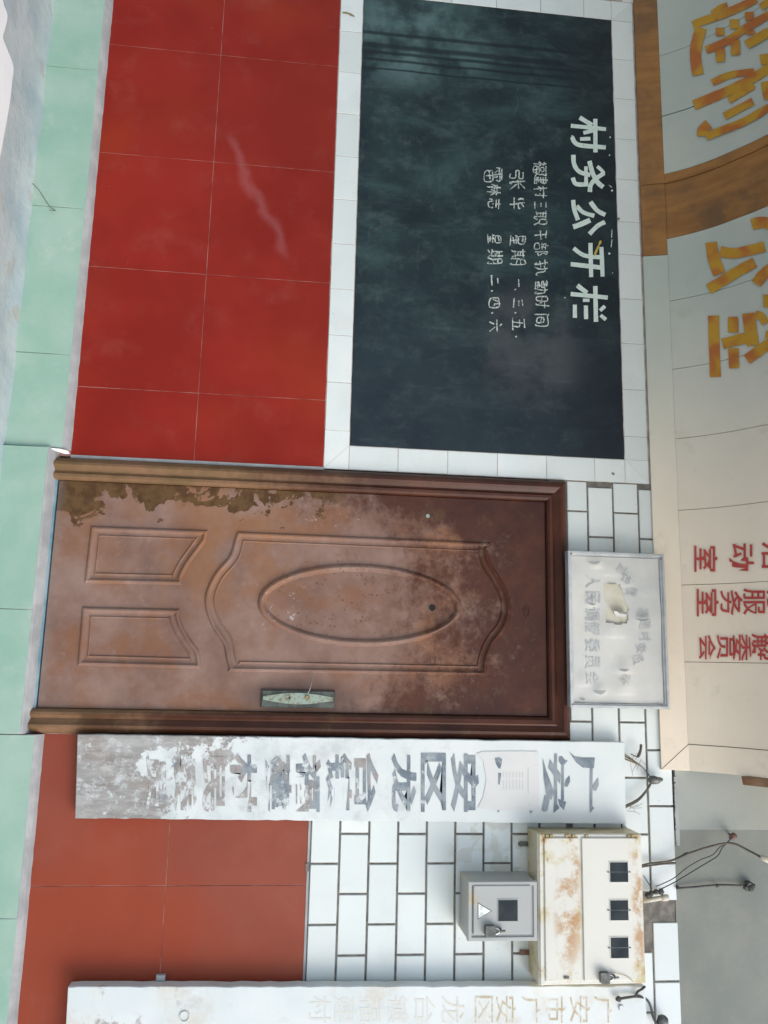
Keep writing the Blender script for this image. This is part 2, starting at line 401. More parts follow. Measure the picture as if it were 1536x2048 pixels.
up = n.math('MULTIPLY', n.blob(-.55, 1.80, .25, .22, .9), n.step(n.noise(5, 6), .38, .6))
c = n.mix(n.math('MULTIPLY', up, .40), c, (.16, .16, .16))
# wet vertical wipe marks, still dark
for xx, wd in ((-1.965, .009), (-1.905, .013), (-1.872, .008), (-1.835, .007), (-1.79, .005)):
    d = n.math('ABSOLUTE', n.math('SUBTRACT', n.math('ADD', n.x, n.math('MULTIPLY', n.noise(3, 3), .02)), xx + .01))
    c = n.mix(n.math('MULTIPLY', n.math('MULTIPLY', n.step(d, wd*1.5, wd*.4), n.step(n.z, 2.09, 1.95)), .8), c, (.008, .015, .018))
c = n.mix(n.math('MULTIPLY', n.step(n.math('ADD', n.x, n.math('MULTIPLY', n.noise(3, 4), .8)), -.75, .15), .5), c, (.016, .022, .036))
rub = n.step(n.noise(6, 7, .68, .5, vec=n.mapv((2.6, 1, .5), (4, 0, 8))), .54, .80)
c = n.mix(n.math('MULTIPLY', rub, .35), c, (.11, .145, .15))
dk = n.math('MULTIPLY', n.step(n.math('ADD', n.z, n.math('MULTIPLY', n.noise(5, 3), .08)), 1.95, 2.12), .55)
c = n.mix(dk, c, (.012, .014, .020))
sc_ = n.step(n.vor(22), .028, .016)
c = n.mix(n.math('MULTIPLY', sc_, .6), c, (.35, .38, .36))
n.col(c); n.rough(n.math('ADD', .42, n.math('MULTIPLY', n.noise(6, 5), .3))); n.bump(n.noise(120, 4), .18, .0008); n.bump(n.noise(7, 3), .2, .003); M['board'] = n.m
n = NT('white_board_paint', .6)
c = n.mix(n.step(n.noise(60, 5, .7), .50, .75), (.62, .72, .66), (.35, .42, .38)); n.col(c); M['letter_white'] = n.m
n = NT('chalk', .95); c = n.mix(n.step(n.noise(150, 3, .7), .45, .62), (.62, .66, .62), (.13, .18, .17)); n.col(c); M['chalk'] = n.m

# door
def door_mat(name, frame=False):
    n = NT(name, .5, 0, .26)
    x, z = n.x, n.z
    nz = n.noise(6.5, 8, .68); nz2 = n.noise(3.6, 8, .66); nz3 = n.noise(18, 8, .7)
    faded = n.mix(n.step(nz2, .3, .7), (.158, .086, .064), (.262, .170, .138))
    faded = n.mix(n.math('MULTIPLY', n.step(n.noise(4.2, 7, .62, vec=n.mapv((1, 1, 1), (7, 1, 2))), .46, .66), .75), faded, (.205, .088, .042))
    faded = n.mix(n.math('MULTIPLY', n.step(nz3, .56, .74), .35), faded, (.38, .25, .21))
    faded = n.mix(n.math('MULTIPLY', n.blob(.30, .55, .25, .40, .9), n.math('MULTIPLY', n.step(n.noise(5, 5), .40, .6), .55)), faded, (.26, .115, .045))
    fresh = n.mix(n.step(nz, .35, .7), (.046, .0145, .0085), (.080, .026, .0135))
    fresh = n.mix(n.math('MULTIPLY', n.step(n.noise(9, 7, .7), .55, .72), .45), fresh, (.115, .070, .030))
    # how much of the first paint coat is left; frame mask also holds painted shade
    left = n.math('MULTIPLY', n.math('MAXIMUM', n.math('SUBTRACT', .27, x), 0.0), 2.4)
    right = n.math('MULTIPLY', n.math('MAXIMUM', n.math('SUBTRACT', x, .80), 0.0), 1.9)
    t = n.math('ADD', n.math('ADD', n.math('SUBTRACT', z, 1.44), n.math('ADD', left, right)), n.math('MULTIPLY', n.math('SUBTRACT', nz, .5), 1.5))
    if frame: t = n.math('ADD', n.math('ADD', n.math('SUBTRACT', z, .72), n.math('MULTIPLY', n.math('SUBTRACT', nz, .5), 1.2)), n.math('MULTIPLY', n.step(x, .93, .95), .55))  # right jamb darkened: shade of the name board put into the paint
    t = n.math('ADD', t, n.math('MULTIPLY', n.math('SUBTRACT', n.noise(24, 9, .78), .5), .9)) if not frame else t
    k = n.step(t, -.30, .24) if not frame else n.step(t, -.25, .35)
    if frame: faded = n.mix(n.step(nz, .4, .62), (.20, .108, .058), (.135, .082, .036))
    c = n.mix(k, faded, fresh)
    # bare olive-brown patches where everything flaked away along the left stile
    if not frame:
        e = n.math('SUBTRACT', .185, x)
        e = n.math('ADD', n.math('MULTIPLY', e, 3.2), n.math('MULTIPLY', n.math('SUBTRACT', n.noise(8.5, 8, .64, .5), .5), 2.3))
        e = n.math('ADD', e, n.math('SUBTRACT', n.math('MULTIPLY', n.step(z, .35, .05), .16), .10))
        k2 = n.math('MULTIPLY', n.step(e, .005, .03), n.step(z, 1.1, .95))
        c = n.mix(k2, c, n.mix(n.step(nz3, .4, .6), (.070, .032, .011), (.112, .060, .022)))
        pits = n.math('MULTIPLY', n.step(n.vor(55), .27, .18), n.math('MULTIPLY', n.blob(.50, 1.02, .15, .24, .8), n.step(n.noise(14, 3), .48, .54)))
        c = n.mix(n.math('MULTIPLY', pits, .75), c, (.10, .035, .025))
        chk = n.math('MULTIPLY', n.step(n.noise(38, 4, .6, 1.5), .62, .70), n.math('MAXIMUM', n.blob(.53, .80, .10, .15, .8), n.blob(.19, .93, .05, .16, .8)))
        c = n.mix(n.math('MULTIPLY', chk, .7), c, (.48, .42, .43))
        sw = n.math('MULTIPLY', n.step(n.noise(30, 5, .7, 2.5, vec=n.mapv((.5, 1, 1.6))), .56, .72), n.blob(.80, 1.45, .09, .14, .8))
        c = n.mix(n.math('MULTIPLY', sw, .45), c, (.30, .24, .20))
        soot = n.blob(.875, .89, .065, .20, .9)
        c = n.mix(n.math('MULTIPLY', soot, .75), c, (.085, .055, .045))
        low = n.math('MULTIPLY', n.step(n.math('ADD', z, n.math('MULTIPLY', nz, .06)), .03, -.02), .35)
        c = n.mix(low, c, (.20, .19, .18))
    n.col(c)
    n.rough(n.mix(k, (.62, .62, .62), (.34, .34, .34)))
    n.bump(nz3, .12, .001); n.bump(n.noise(90, 3), .06, .0005)
    return n.m
M['door'] = door_mat('worn_door_paint')
M['door_frame'] = door_mat('worn_shaded_frame_paint', True)
M['plate'] = mat_simple('tarnished_lock_plate', (.055, .062, .055), (.12, .13, .115), 30, .45, .2, metal=.5)
n = NT('verdigris_metal', .42, .4)
n.col(n.mix(n.step(n.noise(70, 5, .7), .45, .68), (.30, .37, .31), (.22, .17, .09))); M['escutcheon'] = n.m
M['steel'] = mat_simple('dull_steel', (.32, .33, .33), (.5, .5, .5), 40, .35, .1, metal=.9)
M['black'] = mat_simple('black_void', (.006, .006, .006), (.01, .01, .01), 20, .8, 0)
M['blue_seal'] = mat_simple('flaking_blue_paint', (.10, .22, .28), (.24, .34, .38), 12, .7, .4)

# fascia
n = NT('grey_mint_composite_panel', .38)
c = n.mix(n.step(n.noise(2.5, 5, .6), .3, .7), (.395, .445, .40), (.46, .485, .43))
c = n.mix(n.step(n.x, -.9, .5), c, n.mix(n.step(n.noise(3, 5), .3, .7), (.82, .70, .56), (.86, .75, .61)))
c = n.mix(n.math('MULTIPLY', n.step(n.noise(8, 8, .72), .55, .75), .22), c, (.30, .26, .17))
n.col(c); n.bump(n.noise(2, 2), .2, .003); M['panel'] = n.m
n = NT('brown_plywood', .6)
g = n.noise(14, 6, .6, .3, vec=n.mapv((2.2, .35, .35)))
c = n.mix(n.step(g, .3, .7), (.225, .098, .020), (.33, .150, .034))
c = n.mix(n.step(n.noise(4, 7, .65), .42, .72), c, (.13, .066, .026))
c = n.mix(n.step(n.vor(20), .05, .03), c, (.05, .03, .015))
n.col(c); n.bump(g, .15, .001); M['plywood'] = n.m
n = NT('yellow_red_lettering', .5)
c = n.mix(n.step(n.noise(12, 2, .4, .3), .42, .66), (.47, .25, .008), (.40, .115, .014)); n.col(c); M['fire'] = n.m
n = NT('red_lettering', .5); n.col(n.mix(n.step(n.noise(25, 3), .3, .7), (.40, .035, .030), (.48, .065, .05))); M['redink'] = n.m
n = NT('pink_letter_edge', .5); n.col((.68, .30, .22)); M['rededge'] = n.m
M['timber'] = mat_simple('rough_brown_timber', (.14, .06, .03), (.28, .17, .10), 7, .85, .5, 40, .003, stretch=(1, .3, 1))

# painted boards
def sign_mat(name, peel):
    n = NT(name, .6)
    paint = n.mix(n.step(n.noise(4, 5), .3, .7), (.59, .64, .635), (.67, .70, .69))
    if peel:
        wood = n.mix(n.step(n.noise(7, 9, .75, vec=n.mapv((4, 1, .8))), .25, .75), (.20, .185, .17), (.42, .415, .40))
        wood = n.mix(n.math('MULTIPLY', n.step(n.noise(14, 9, .78, vec=n.mapv((1.4, 1, 1))), .52, .64), .7), wood, (.58, .60, .60))
        wood = n.mix(n.math('MULTIPLY', n.step(n.noise(6, 5, .6), .5, .7), .45), wood, (.23, .17, .13))
        e = n.math('ADD', n.math('MULTIPLY', n.math('SUBTRACT', n.noise(9, 9, .70, .3), .5), 1.7), n.math('MULTIPLY', n.math('SUBTRACT', .50, n.z), 1.0))
        edge = n.math('MULTIPLY', n.step(n.math('SUBTRACT', n.x, 1.017), .05, .0), n.step(n.z, 1.2, .8))
        e = n.math('ADD', n.math('ADD', e, n.math('MULTIPLY', edge, .28)), -.06)
        k = n.step(e, -.02, .03)
        paint = n.mix(n.math('MULTIPLY', n.step(n.math('ADD', n.noise(7, 8, .72), n.math('MULTIPLY', n.math('SUBTRACT', 1.2, n.z), .12)), .50, .72), .6), paint, (.41, .435, .435))
        k = n.math('MULTIPLY', k, n.step(n.noise(26, 8, .75), .30, .46))
        c = n.mix(k, paint, wood)
        n.bump(k, .25, .0012)
        n.bump(n.noise(30, 6, .7, vec=n.mapv((5, 1, .5))), .25, .001)
    else:
        st = n.step(n.noise(6, 8, .7), .50, .72)
        c = n.mix(n.math('MULTIPLY', st, .55), paint, (.55, .47, .36))
        st = n.step(n.noise(9, 9, .75, vec=n.mapv((1, 1, .6), (6, 0, 1))), .54, .70)
        c = n.mix(n.math('MULTIPLY', st, .5), c, (.45, .45, .43))
        st = n.math('MULTIPLY', n.step(n.noise(8, 7, .7, vec=n.mapv((1, 1, 1), (3, 3, 3))), .60, .66), n.step(n.z, .7, .3))
        c = n.mix(n.math('MULTIPLY', st, .8), c, (.30, .27, .25))
        n.bump(n.noise(30, 6, .7), .25, .001)
    n.col(c); return n.m
M['sign_peel'] = sign_mat('peeling_white_board', True)
M['sign_white'] = sign_mat('stained_white_board', False)
n = NT('flaking_blue_black_ink', .55)
ink = n.mix(n.step(n.noise(14, 5, .7), .35, .65), (.12, .155, .19), (.27, .31, .335))
wood = n.mix(n.step(n.noise(25, 7, .7), .3, .7), (.24, .215, .20), (.36, .335, .32))
c = n.mix(n.step(n.math('ADD', n.noise(8, 6), n.math('MULTIPLY', n.math('SUBTRACT', .85, n.z), .35)), .46, .58), ink, wood)
k = n.step(n.math('ADD', n.noise(19, 9, .76), n.math('MULTIPLY', n.math('SUBTRACT', 1.2, n.z), .10)), .545, .64)
c = n.mix(n.math('MULTIPLY', k, n.step(n.z, 2.05, 1.5)), c, (.58, .61, .61))
n.col(c); M['ink'] = n.m
n = NT('faded_tan_ink', .6); n.col(n.mix(n.step(n.noise(30, 5, .7), .40, .65), (.44, .35, .22), (.66, .64, .58))); tn = n.mix(n.step(n.z, 1.62, 1.40), n.mix(n.step(n.noise(30, 5, .7), .40, .65), (.44, .35, .22), (.66, .64, .58)), (.62, .62, .57)); n.col(tn); M['tan'] = n.m
n = NT('pale_pink_paper', .8); n.col(n.mix(n.step(n.noise(5, 5), .3, .7), (.56, .57, .565), (.63, .63, .62))); M['paper_strip'] = n.m
n = NT('faint_print', .8); n.col((.50, .52, .50)); M['print'] = n.m
n = NT('sunbleached_paper', .75)
c = n.mix(n.step(n.noise(5, 5, .6), .35, .7), (.50, .51, .50), (.58, .575, .545))
c = n.mix(n.math('MULTIPLY', n.step(n.noise(7, 6, .65), .55, .75), .3), c, (.52, .49, .38)); n.col(c); n.bump(n.noise(6, 4, .6), .5, .006); M['paper'] = n.m
n = NT('bleached_letters', .8); n.col(n.mix(n.step(n.noise(40, 4), .35, .65), (.36, .38, .40), (.52, .53, .52))); M['bleached'] = n.m
M['backing'] = mat_simple('yellowed_backing_card', (.54, .51, .40), (.62, .60, .53), 12, .8, .1)
M['alu'] = mat_simple('grey_aluminium_frame', (.42, .44, .45), (.56, .57, .57), 20, .4, .05, metal=.35)
M['sticker'] = mat_simple('white_sticker', (.80, .84, .80), (.82, .86, .82), 10, .4, 0)
M['letter_black'] = mat_simple('black_print', (.05, .06, .06), (.08, .09, .09), 10, .5, 0)
# plaster
n = NT('weathered_grey_plaster', .9)
c = n.mix(n.step(n.noise(3, 8, .65), .3, .7), (.185, .20, .18), (.24, .245, .215))
c = n.mix(n.math('MULTIPLY', n.step(n.noise(11, 8, .7), .50, .72), .35), c, (.25, .26, .21)); n.col(c); n.bump(n.noise(45, 7, .65), .5, .003); M['plaster'] = n.m
n = NT('pale_plaster', .9)
c = n.mix(n.step(n.noise(3, 8, .65), .3, .7), (.27, .30, .28), (.33, .345, .315))
c = n.mix(n.math('MULTIPLY', n.step(n.z, 2.45, 2.8), .5), c, (.33, .32, .24)); n.col(c); n.bump(n.noise(30, 7, .65), .4, .003); M['plaster_pale'] = n.m
# meter boxes
def box_mat(name, base, rustiness, where=None):
    n = NT(name, .42)
    c = n.mix(n.step(n.noise(4, 4), .3, .7), base, tuple(min(1, b*1.06) for b in base))
    a = n.noise(10, 8, .70); k = n.step(a, .47, .64)
    if where: k = n.math('MULTIPLY', k, where(n))
    yell = n.mix(n.math('MULTIPLY', k, .85), c, (.50, .42, .20))
    k2 = n.math('MULTIPLY', n.step(n.noise(15, 7, .7, vec=n.mapv((1, 1, 1), (2, 0, 5))), .50, .60), k)
    c = n.mix(n.math('MULTIPLY', k2, rustiness), yell, (.36, .15, .04))
    if name.startswith('cream'):
        hot = n.math('MAXIMUM', n.blob(1.60, 1.865, .17, .045, .9), n.math('MAXIMUM', n.blob(1.45, 1.885, .05, .03, .9), n.blob(1.60, 2.125, .22, .022, .9)))
        c = n.mix(n.math('MULTIPLY', n.math('MULTIPLY', hot, n.step(n.noise(13, 7, .7, vec=n.mapv((1, 1, 1), (9, 2, 4))), .44, .60)), .85), c, n.mix(n.noise(30, 4), (.46, .30, .10), (.36, .13, .035)))
    n.col(c); n.bump(n.noise(5, 3), .2, .002); return n.m
M['box'] = box_mat('cream_box_paint', (.60, .59, .53), .9, lambda n: n.math('MAXIMUM', n.math('MULTIPLY', n.step(n.z, 1.925, 1.90), 1.0), n.step(n.z, 2.085, 2.115)))
M['box_side'] = box_mat('yellowed_box_side', (.60, .52, .36), .4)
M['box_grey'] = box_mat('grey_box_paint', (.36, .37, .36), .5, lambda n: n.step(n.z, 1.56, 1.505))
n = NT('dusty_window_glass', .10, 0, .35); n.col(n.mix(n.step(n.noise(14, 4), .35, .7), (.006, .010, .010), (.026, .034, .030))); M['glass'] = n.m
M['rubber'] = mat_simple('dark_padlock_metal', (.08, .085, .08), (.17, .175, .16), 50, .5, .2, metal=.4)
M['brass'] = mat_simple('dull_brass', (.22, .16, .07), (.36, .29, .15), 60, .45, .1, metal=.6)
M['wire'] = mat_simple('grey_brown_cable', (.055, .05, .04), (.13, .115, .09), 25, .7, .1)
M['wire_dark'] = mat_simple('dark_cable', (.03, .033, .032), (.07, .07, .065), 25, .6, .1)
M['straw'] = mat_simple('dry_straw', (.16, .12, .07), (.30, .25, .17), 30, .9, .1)
M['pipe'] = mat_simple('cream_conduit', (.42, .38, .27), (.56, .53, .44), 20, .5, .1)
M['rustyknob'] = mat_simple('brown_insulator', (.12, .05, .04), (.22, .12, .09), 40, .5, .2)

# ---------------------------------------------------------------- ground
bm = bmesh.new()
S = 300
add_box(bm, -S, S, -S, .2, -.75, -.262); tag(mesh_obj('ground', bm, M['yard']), kind='structure')
# porch floor: rough cement strip along the foot of the wall
bm = bmesh.new()
nx, ny = 150, 22
g = [[None]*(ny+1) for _ in range(nx+1)]
for i in range(nx+1):
    for j in range(ny+1):
        x = -3.4+7.4*i/nx; y = -.034-1.2*j/ny
        z = -.250 + .0035*math.sin(x*5.1)*math.sin(y*9) + .004*math.sin(x*13+y*7)
        if j == 0: z = -.236 + .003*math.sin(x*17)
        if j == 1: z += .004
        g[i][j] = bm.verts.new((x, y, z))
for i in range(nx):
    for j in range(ny): bm.faces.new([g[i][j], g[i+1][j], g[i+1][j+1], g[i][j+1]])
tag(mesh_obj('porch_floor', bm, M['cement'], smooth=True), kind='structure')
# white sheet with a wavy edge, sunlight on the ground put into its colour
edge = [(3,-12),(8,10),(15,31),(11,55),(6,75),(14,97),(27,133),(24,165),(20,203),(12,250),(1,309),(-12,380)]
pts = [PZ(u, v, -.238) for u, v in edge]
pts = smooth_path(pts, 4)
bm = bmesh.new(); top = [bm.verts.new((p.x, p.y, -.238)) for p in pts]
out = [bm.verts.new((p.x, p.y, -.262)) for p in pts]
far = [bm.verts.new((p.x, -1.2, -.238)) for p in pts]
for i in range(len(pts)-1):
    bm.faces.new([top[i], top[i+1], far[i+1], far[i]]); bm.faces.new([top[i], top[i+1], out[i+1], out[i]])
tag(mesh_obj('painted_sunlit_patch', bm, M['sun_and_mortar_white']), kind='structure')

# ---------------------------------------------------------------- tiled wall
wall = thing('tiled_wall', 'building front faced with red panels below and white tiles above', 'wall', (0, 0, -.25))
_slab = {}
def slab_mesh(w_, h_, t, ch, key):
    k = (key, round(w_, 3), round(h_, 3))
    if k not in _slab:
        bm = bmesh.new(); add_box(bm, -w_/2, w_/2, -t, 0, -h_/2, h_/2, ch)
        me = bpy.data.meshes.new(key[0]); bmesh.ops.recalc_face_normals(bm, faces=bm.faces); bm.to_mesh(me); bm.free()
        _slab[k] = me
    return _slab[k]
def tile(name, x0, x1, z0, z1, mat, gap, parent, back=.008, t=.008, ch=.0012, tilt=.0016, front=0.0):
    if x1-x0 < .012 or z1-z0 < .012: return
    me = slab_mesh(x1-x0-gap, z1-z0-gap, t, ch, (name, mat.name))
    o = link(name, me, mat, parent, ((x0+x1)/2, front+back+R.uniform(-.0005, .0005), (z0+z1)/2))
    o.rotation_euler = (R.uniform(-tilt, tilt), 0, R.uniform(-tilt, tilt))
    return o
bm = bmesh.new(); add_box(bm, -3.4, 0.0, .0014, .26, -.26, .9495)
mesh_obj('joint_mortar', bm, M['grout_red'], wall)
bm = bmesh.new(); add_box(bm, -3.4, 0.0, .0016, .26, .950, 2.34)
mesh_obj('joint_mortar', bm, M['grout_pale'], wall)
bm = bmesh.new(); add_box(bm, 0.0, 1.02, .0045, .26, 1.86, 2.34); add_box(bm, 1.02, 4.0, .0045, .26, .952, 2.325)
mesh_obj('joint_mortar', bm, M['grout'], wall)
bm = bmesh.new(); add_box(bm, 1.02, 4.0, .0014, .26, -.26, .944)
mesh_obj('joint_mortar', bm, M['grout_red'], wall)
bm = bmesh.new(); add_box(bm, 0.0, 1.02, .06, .26, -.26, 1.859)
mesh_obj('joint_mortar', bm, M['grout_pale'], wall)
# red panels
XR = [-3.279, -2.779, -2.279, -1.779, -1.279, -.779, -.279, -.004]
for a, b in zip(XR, XR[1:]):
    for z0, z1 in ((-.012, .45), (.45, .948)):
        tile('red_tile', a, b, z0, z1, M['red'], .0022, wall, ch=.0006, tilt=.0012)
for a, b in ((1.022, 1.535), (1.535, 2.035), (2.035, 2.535), (2.535, 3.035), (3.035, 3.535), (3.535, 4.0)):
    for z0, z1 in ((-.012, .45), (.45, .944)):
        tile('red_tile', a, b, z0, z1, M['red_glare'], .0022, wall, ch=.0006, tilt=.0012)
# border tiles round the blackboard
XB0, XB1, ZB0, ZB1 = -2.155, -.098, 1.048, 2.180
xs = [-3.157+.2*i for i in range(16)]      # ..., -.157
xs = [x for x in xs if x < -.14]
for a, b in zip(xs, xs[1:]):
    tile('border_tile', a, b, .950, ZB0, M['white'], .0022, wall)
zs = [ZB0, 1.243, 1.443, 1.646, 1.849, 2.051, ZB1]
for a, b in zip(zs, zs[1:]):
    tile('border_tile', XB1, -.001, a, b, M['white'], .0022, wall)
    tile('border_tile', XB0-.1, XB0, a, b, M['white'], .0022, wall)
xt = [XB0-.0, -1.957, -1.758, -1.559, -1.364, -1.162, -1.009, -.804, -.604, -.401, -.198, XB1]
for a, b in zip(xt, xt[1:]):
    tile('border_tile', a, b, ZB1, 2.279, M['white'], .0022, wall)
def corner_tile(x0, x1, z0, z1, a, b):
    """two mitred halves meeting along a-b"""
    for s in (0, 1):
        bm = bmesh.new(); e = .0008
        nx_ = Vector((a[1]-b[1], b[0]-a[0])).normalized()*e*(1 if s else -1)
        other = [(x0, z0), (x1, z0), (x1, z1), (x0, z1)]
        side = [p for p in other if ((p[0]-a[0])*(b[1]-a[1])-(p[1]-a[1])*(b[0]-a[0]))*(1 if s else -1) > 1e-6]
        pts = side + [a, b]
        cx = sum(p[0] for p in pts)/len(pts); cz = sum(p[1] for p in pts)/len(pts)
        pts.sort(key=lambda p: math.atan2(p[1]-cz, p[0]-cx))
        pts = [(cx+(p[0]-cx)*.985, cz+(p[1]-cz)*.985) for p in pts]
        add_prism(bm, pts, .0002*s, .008)
        mesh_obj('corner_tile', bm, M['white'], wall)
corner_tile(-.157, -.001, .950, ZB0, (-.001, .950), (-.099, ZB0))
corner_tile(XB1, -.001, ZB1, 2.279, (-.001, 2.279), (XB1, ZB1))
corner_tile(XB0-.1, XB0, ZB1, 2.279, (XB0-.1, 2.279), (XB0, ZB1))
# brick-bond tiles
def rowz(r): return .952+.1066*r
def jx(k): return .022+.1029*k
for r in range(0, 13):
    z0 = rowz(r); z1 = rowz(r+1)
    odd = r % 2
    ks = [k for k in range(-1, 42) if k % 2 == (1 if odd else 0)]
    for a, b in zip(ks, ks[1:]):
        x0, x1 = jx(a), jx(b)
        lo = .0 if r >= 9 else 1.022
        if r == 9: z0b = 1.93
        else: z0b = z0
        hi = 4.0
        x0c, x1c = max(x0, lo), min(x1, hi)
        if r in (9,) and x0c < 1.022:
            x1d = min(x1c, 1.022) if x1c > 1.022 and x0c < 1.0 else x1c
            tile('wall_tile', x0c, x1c, 1.930 if x1c <= 1.03 else z0, z1, M['white'], .0075, wall, ch=.002, tilt=.003)
            continue
        if r == 11 and abs(x0-jx(15)) < .01: continue          # fallen off behind the conduit
        if r == 12 and abs(x0-jx(14)) < .01: x1c = 1.597         # broken short
        if r == 12: z1 = 2.334
        if x1c-x0c > .02:
            tile('wall_tile', x0c, x1c, z0b, z1, M['white'], .0075, wall, ch=.002, tilt=.003)
for r in range(0, 13):
    for k in range(5):
        x1 = XB0-.1-.2058*k-(.1029 if r % 2 else 0); x0 = x1-.2058
        if x0 > -3.4: tile('wall_tile', x0, x1, rowz(r), min(rowz(r+1), 2.31), M['white'], .0075, wall, ch=.002, tilt=.003)
# mortar bead between red panel and white bricks at the right, thin rough strip by the door
box_obj('mortar_strip', (1.022, 4.0, -.0015, .004, .9435, .9515), M['mortar'], wall)
box_obj('mortar_strip', (-.006, .008, -.0025, .004, -.01, .952), M['mortar'], wall)
# upper plaster
box_obj('unseen_wall_run', (-7.5, -3.402, .0, .26, -.26, 4.2), M['plaster'], wall)  # unseen wall run, added with the canopy to dim the left
bm = bmesh.new(); add_box(bm, -3.4, 1.342, -.002, .26, 2.341, 4.2); mesh_obj('plaster_coat', bm, M['plaster_pale'], wall)
bm = bmesh.new(); add_box(bm, 1.3425, 4.0, .002, .26, 2.326, 4.2); mesh_obj('plaster_coat', bm, M['plaster'], wall)
# crumbly plaster lip along the top of the tiles
bm = bmesh.new()
pts = []
for i in range(40):
    x = 1.15+.25*i/39; pts.append((x, 2.334+R.uniform(0, .004)))
pts += [(1.40, 2.350), (1.15, 2.350)]
add_prism(bm, pts, -.004, .004); mesh_obj('plaster_lip', bm, M['mortar'], wall)
bm = bmesh.new(); add_tube(bm, [PX(1349, 1565, -.004), PX(1349.5, 1565, .004)], .004, 8); mesh_obj('nail_hole', bm, M['black'], wall)
# little drill hole in a border tile
bm = bmesh.new(); add_prism(bm, [(p.x, p.z) for p in [PX(1222, 947), PX(1226, 944), PX(1230, 948), PX(1227, 951)]], -.001, .002); mesh_obj('chip_mark', bm, M['plaster'], wall)
bm = bmesh.new(); stroke(bm, [(685, 25), (694, 26), (702, 29), (709, 33)], 4, lambda a, b, l: PX(a, b, -.0012), 0, .3, 4, True); mesh_obj('rust_stain', bm, M['brass'], wall)

# ---------------------------------------------------------------- skirting
sk = thing('stone_skirting', 'mint green tiled skirting with cement edge along the wall foot', 'skirting', (0, -.03, -.25))
def skirt_run(x0, x1, joints, ztop, yf, zb=-.262):
    js = [x0]+joints+[x1]
    for a, b in zip(js, js[1:]):
        tile('skirting_tile', a, b, zb, ztop, M['mint'], .0025, sk, back=0, t=.010, ch=.001, front=yf+.010, tilt=.001)
    # bevelled mortar fillet from the tile top back to the wall
    bm = bmesh.new(); n_ = int((x1-x0)/.03); prev = None
    ztw = {0: -.010, 1: -.052}[0 if yf > -.045 else 1]
    for i in range(n_+1):
        x = x0+(x1-x0)*i/n_
        w1, w2 = R.uniform(-.001, .001), R.uniform(-.001, .001)
        yb = .0 if yf > -.045 else .004
        ring = [bm.verts.new((x, yf+.010, zb)), bm.verts.new((x, yf+.0005, ztop+.001+w1*.4)), bm.verts.new((x, yf+.006, ztop+.006+w1)),
                bm.verts.new((x, (yf+yb)/2, (ztop+ztw)/2+.004+w2)), bm.verts.new((x, yb-.001, ztw+w2)), bm.verts.new((x, yb+.004, ztw+w2))]
        if prev:
            for k in range(5): bm.faces.new([prev[k], prev[k+1], ring[k+1], ring[k]])
        else: bm.faces.new(ring)
        prev = ring
    bm.faces.new(prev)
    mesh_obj('mortar_fillet', bm, M['mortar'], sk)
skirt_run(-3.3, -.022, [-2.86, -2.24, -1.62, -1.0, -.39], -.033, -.040)
skirt_run(-.020, 1.020, [.585], -.078, -.056)
skirt_run(1.023, 4.0, [1.628, 2.24, 2.85, 3.46], -.032, -.040)
bm = bmesh.new(); add_prism(bm, [(p.x, p.z) for p in [PX(98, 896, -.044), PX(118, 897.5, -.044), PX(136, 902, -.044), PX(139, 907, -.044), PX(128, 907, -.044), PX(112, 902, -.044)]], -.046, -.038)
mesh_obj('mortar_smear', bm, M['sun_and_mortar_white'], sk)

# ---------------------------------------------------------------- blackboard
bb = thing('blackboard', 'large black notice board painted on the wall, chalk duty roster on it', 'blackboard', (-1.127, 0, 1.048))
bm = bmesh.new()
nn = 60
pts = [(XB0+.001+(XB1-XB0-.002)*i/nn, ZB0+.001+R.uniform(0, .0015)) for i in range(nn+1)]
pts += [(XB1-.001-(XB1-XB0-.002)*i/nn, ZB1-.001-R.uniform(0, .0025)) for i in range(nn+1)]
add_prism(bm, pts, .0008, .0075)
mesh_obj('board_surface', bm, M['board'], bb)
def bz(x, y): return PX(900+x/4.097, 200+y/4.097, 0)
def bmap(a, b, l):
    p = bz(a, b); return (p.x, -.0006-l, p.z)
BIG = [
 [((1190,155),(1192,430),36),((990,212),(1278,240),32),((1062,145),(1165,208),36),((1092,272),(1180,250),30),((1065,322),(1150,318),30),((1275,390),(1080,375),(1022,350),(1000,305),36)],
 [((1010,450),(1018,530),(1062,590),(1150,615),36),((1142,500),(1165,590),(1205,670),(1255,715),38),((1205,545),(1240,575),(1262,605),28),((1262,600),(1190,650),(1152,700),(1145,755),36),((1113,545),(1115,700),30),((1132,692),(1032,690),(1005,638),36)],
 [((1150,835),(1205,905),(1272,942),36),((1270,1000),(1205,1035),(1142,1100),36),((1038,868),(1092,922),(1182,950),34),((1008,820),(1018,900),(1048,985),36),((1008,1042),(1070,1020),(1148,985),42)],
 [((1240,1205),(1250,1447),34),((1150,1172),(1156,1452),34),((1240,1290),(1100,1275),(1012,1215),34),((988,1346),(1250,1376),36)],
 [((1190,1525),(1196,1818),36),((988,1590),(1292,1620),34),((1042,1520),(1122,1582),38),((1088,1642),(1142,1642),28),((1022,1678),(1022,1786),34),((1112,1685),(1114,1797),34),((1228,1728),(1268,1690),30),((1232,1765),(1276,1802),30)],
]
for chs in BIG:
    bm = bmesh.new()
    for i, s in enumerate(chs):
        stroke(bm, s[:-1], s[-1], bmap, i*.00025, .05, 4)
    mesh_obj('painted_character', bm, M['letter_white'], bb)
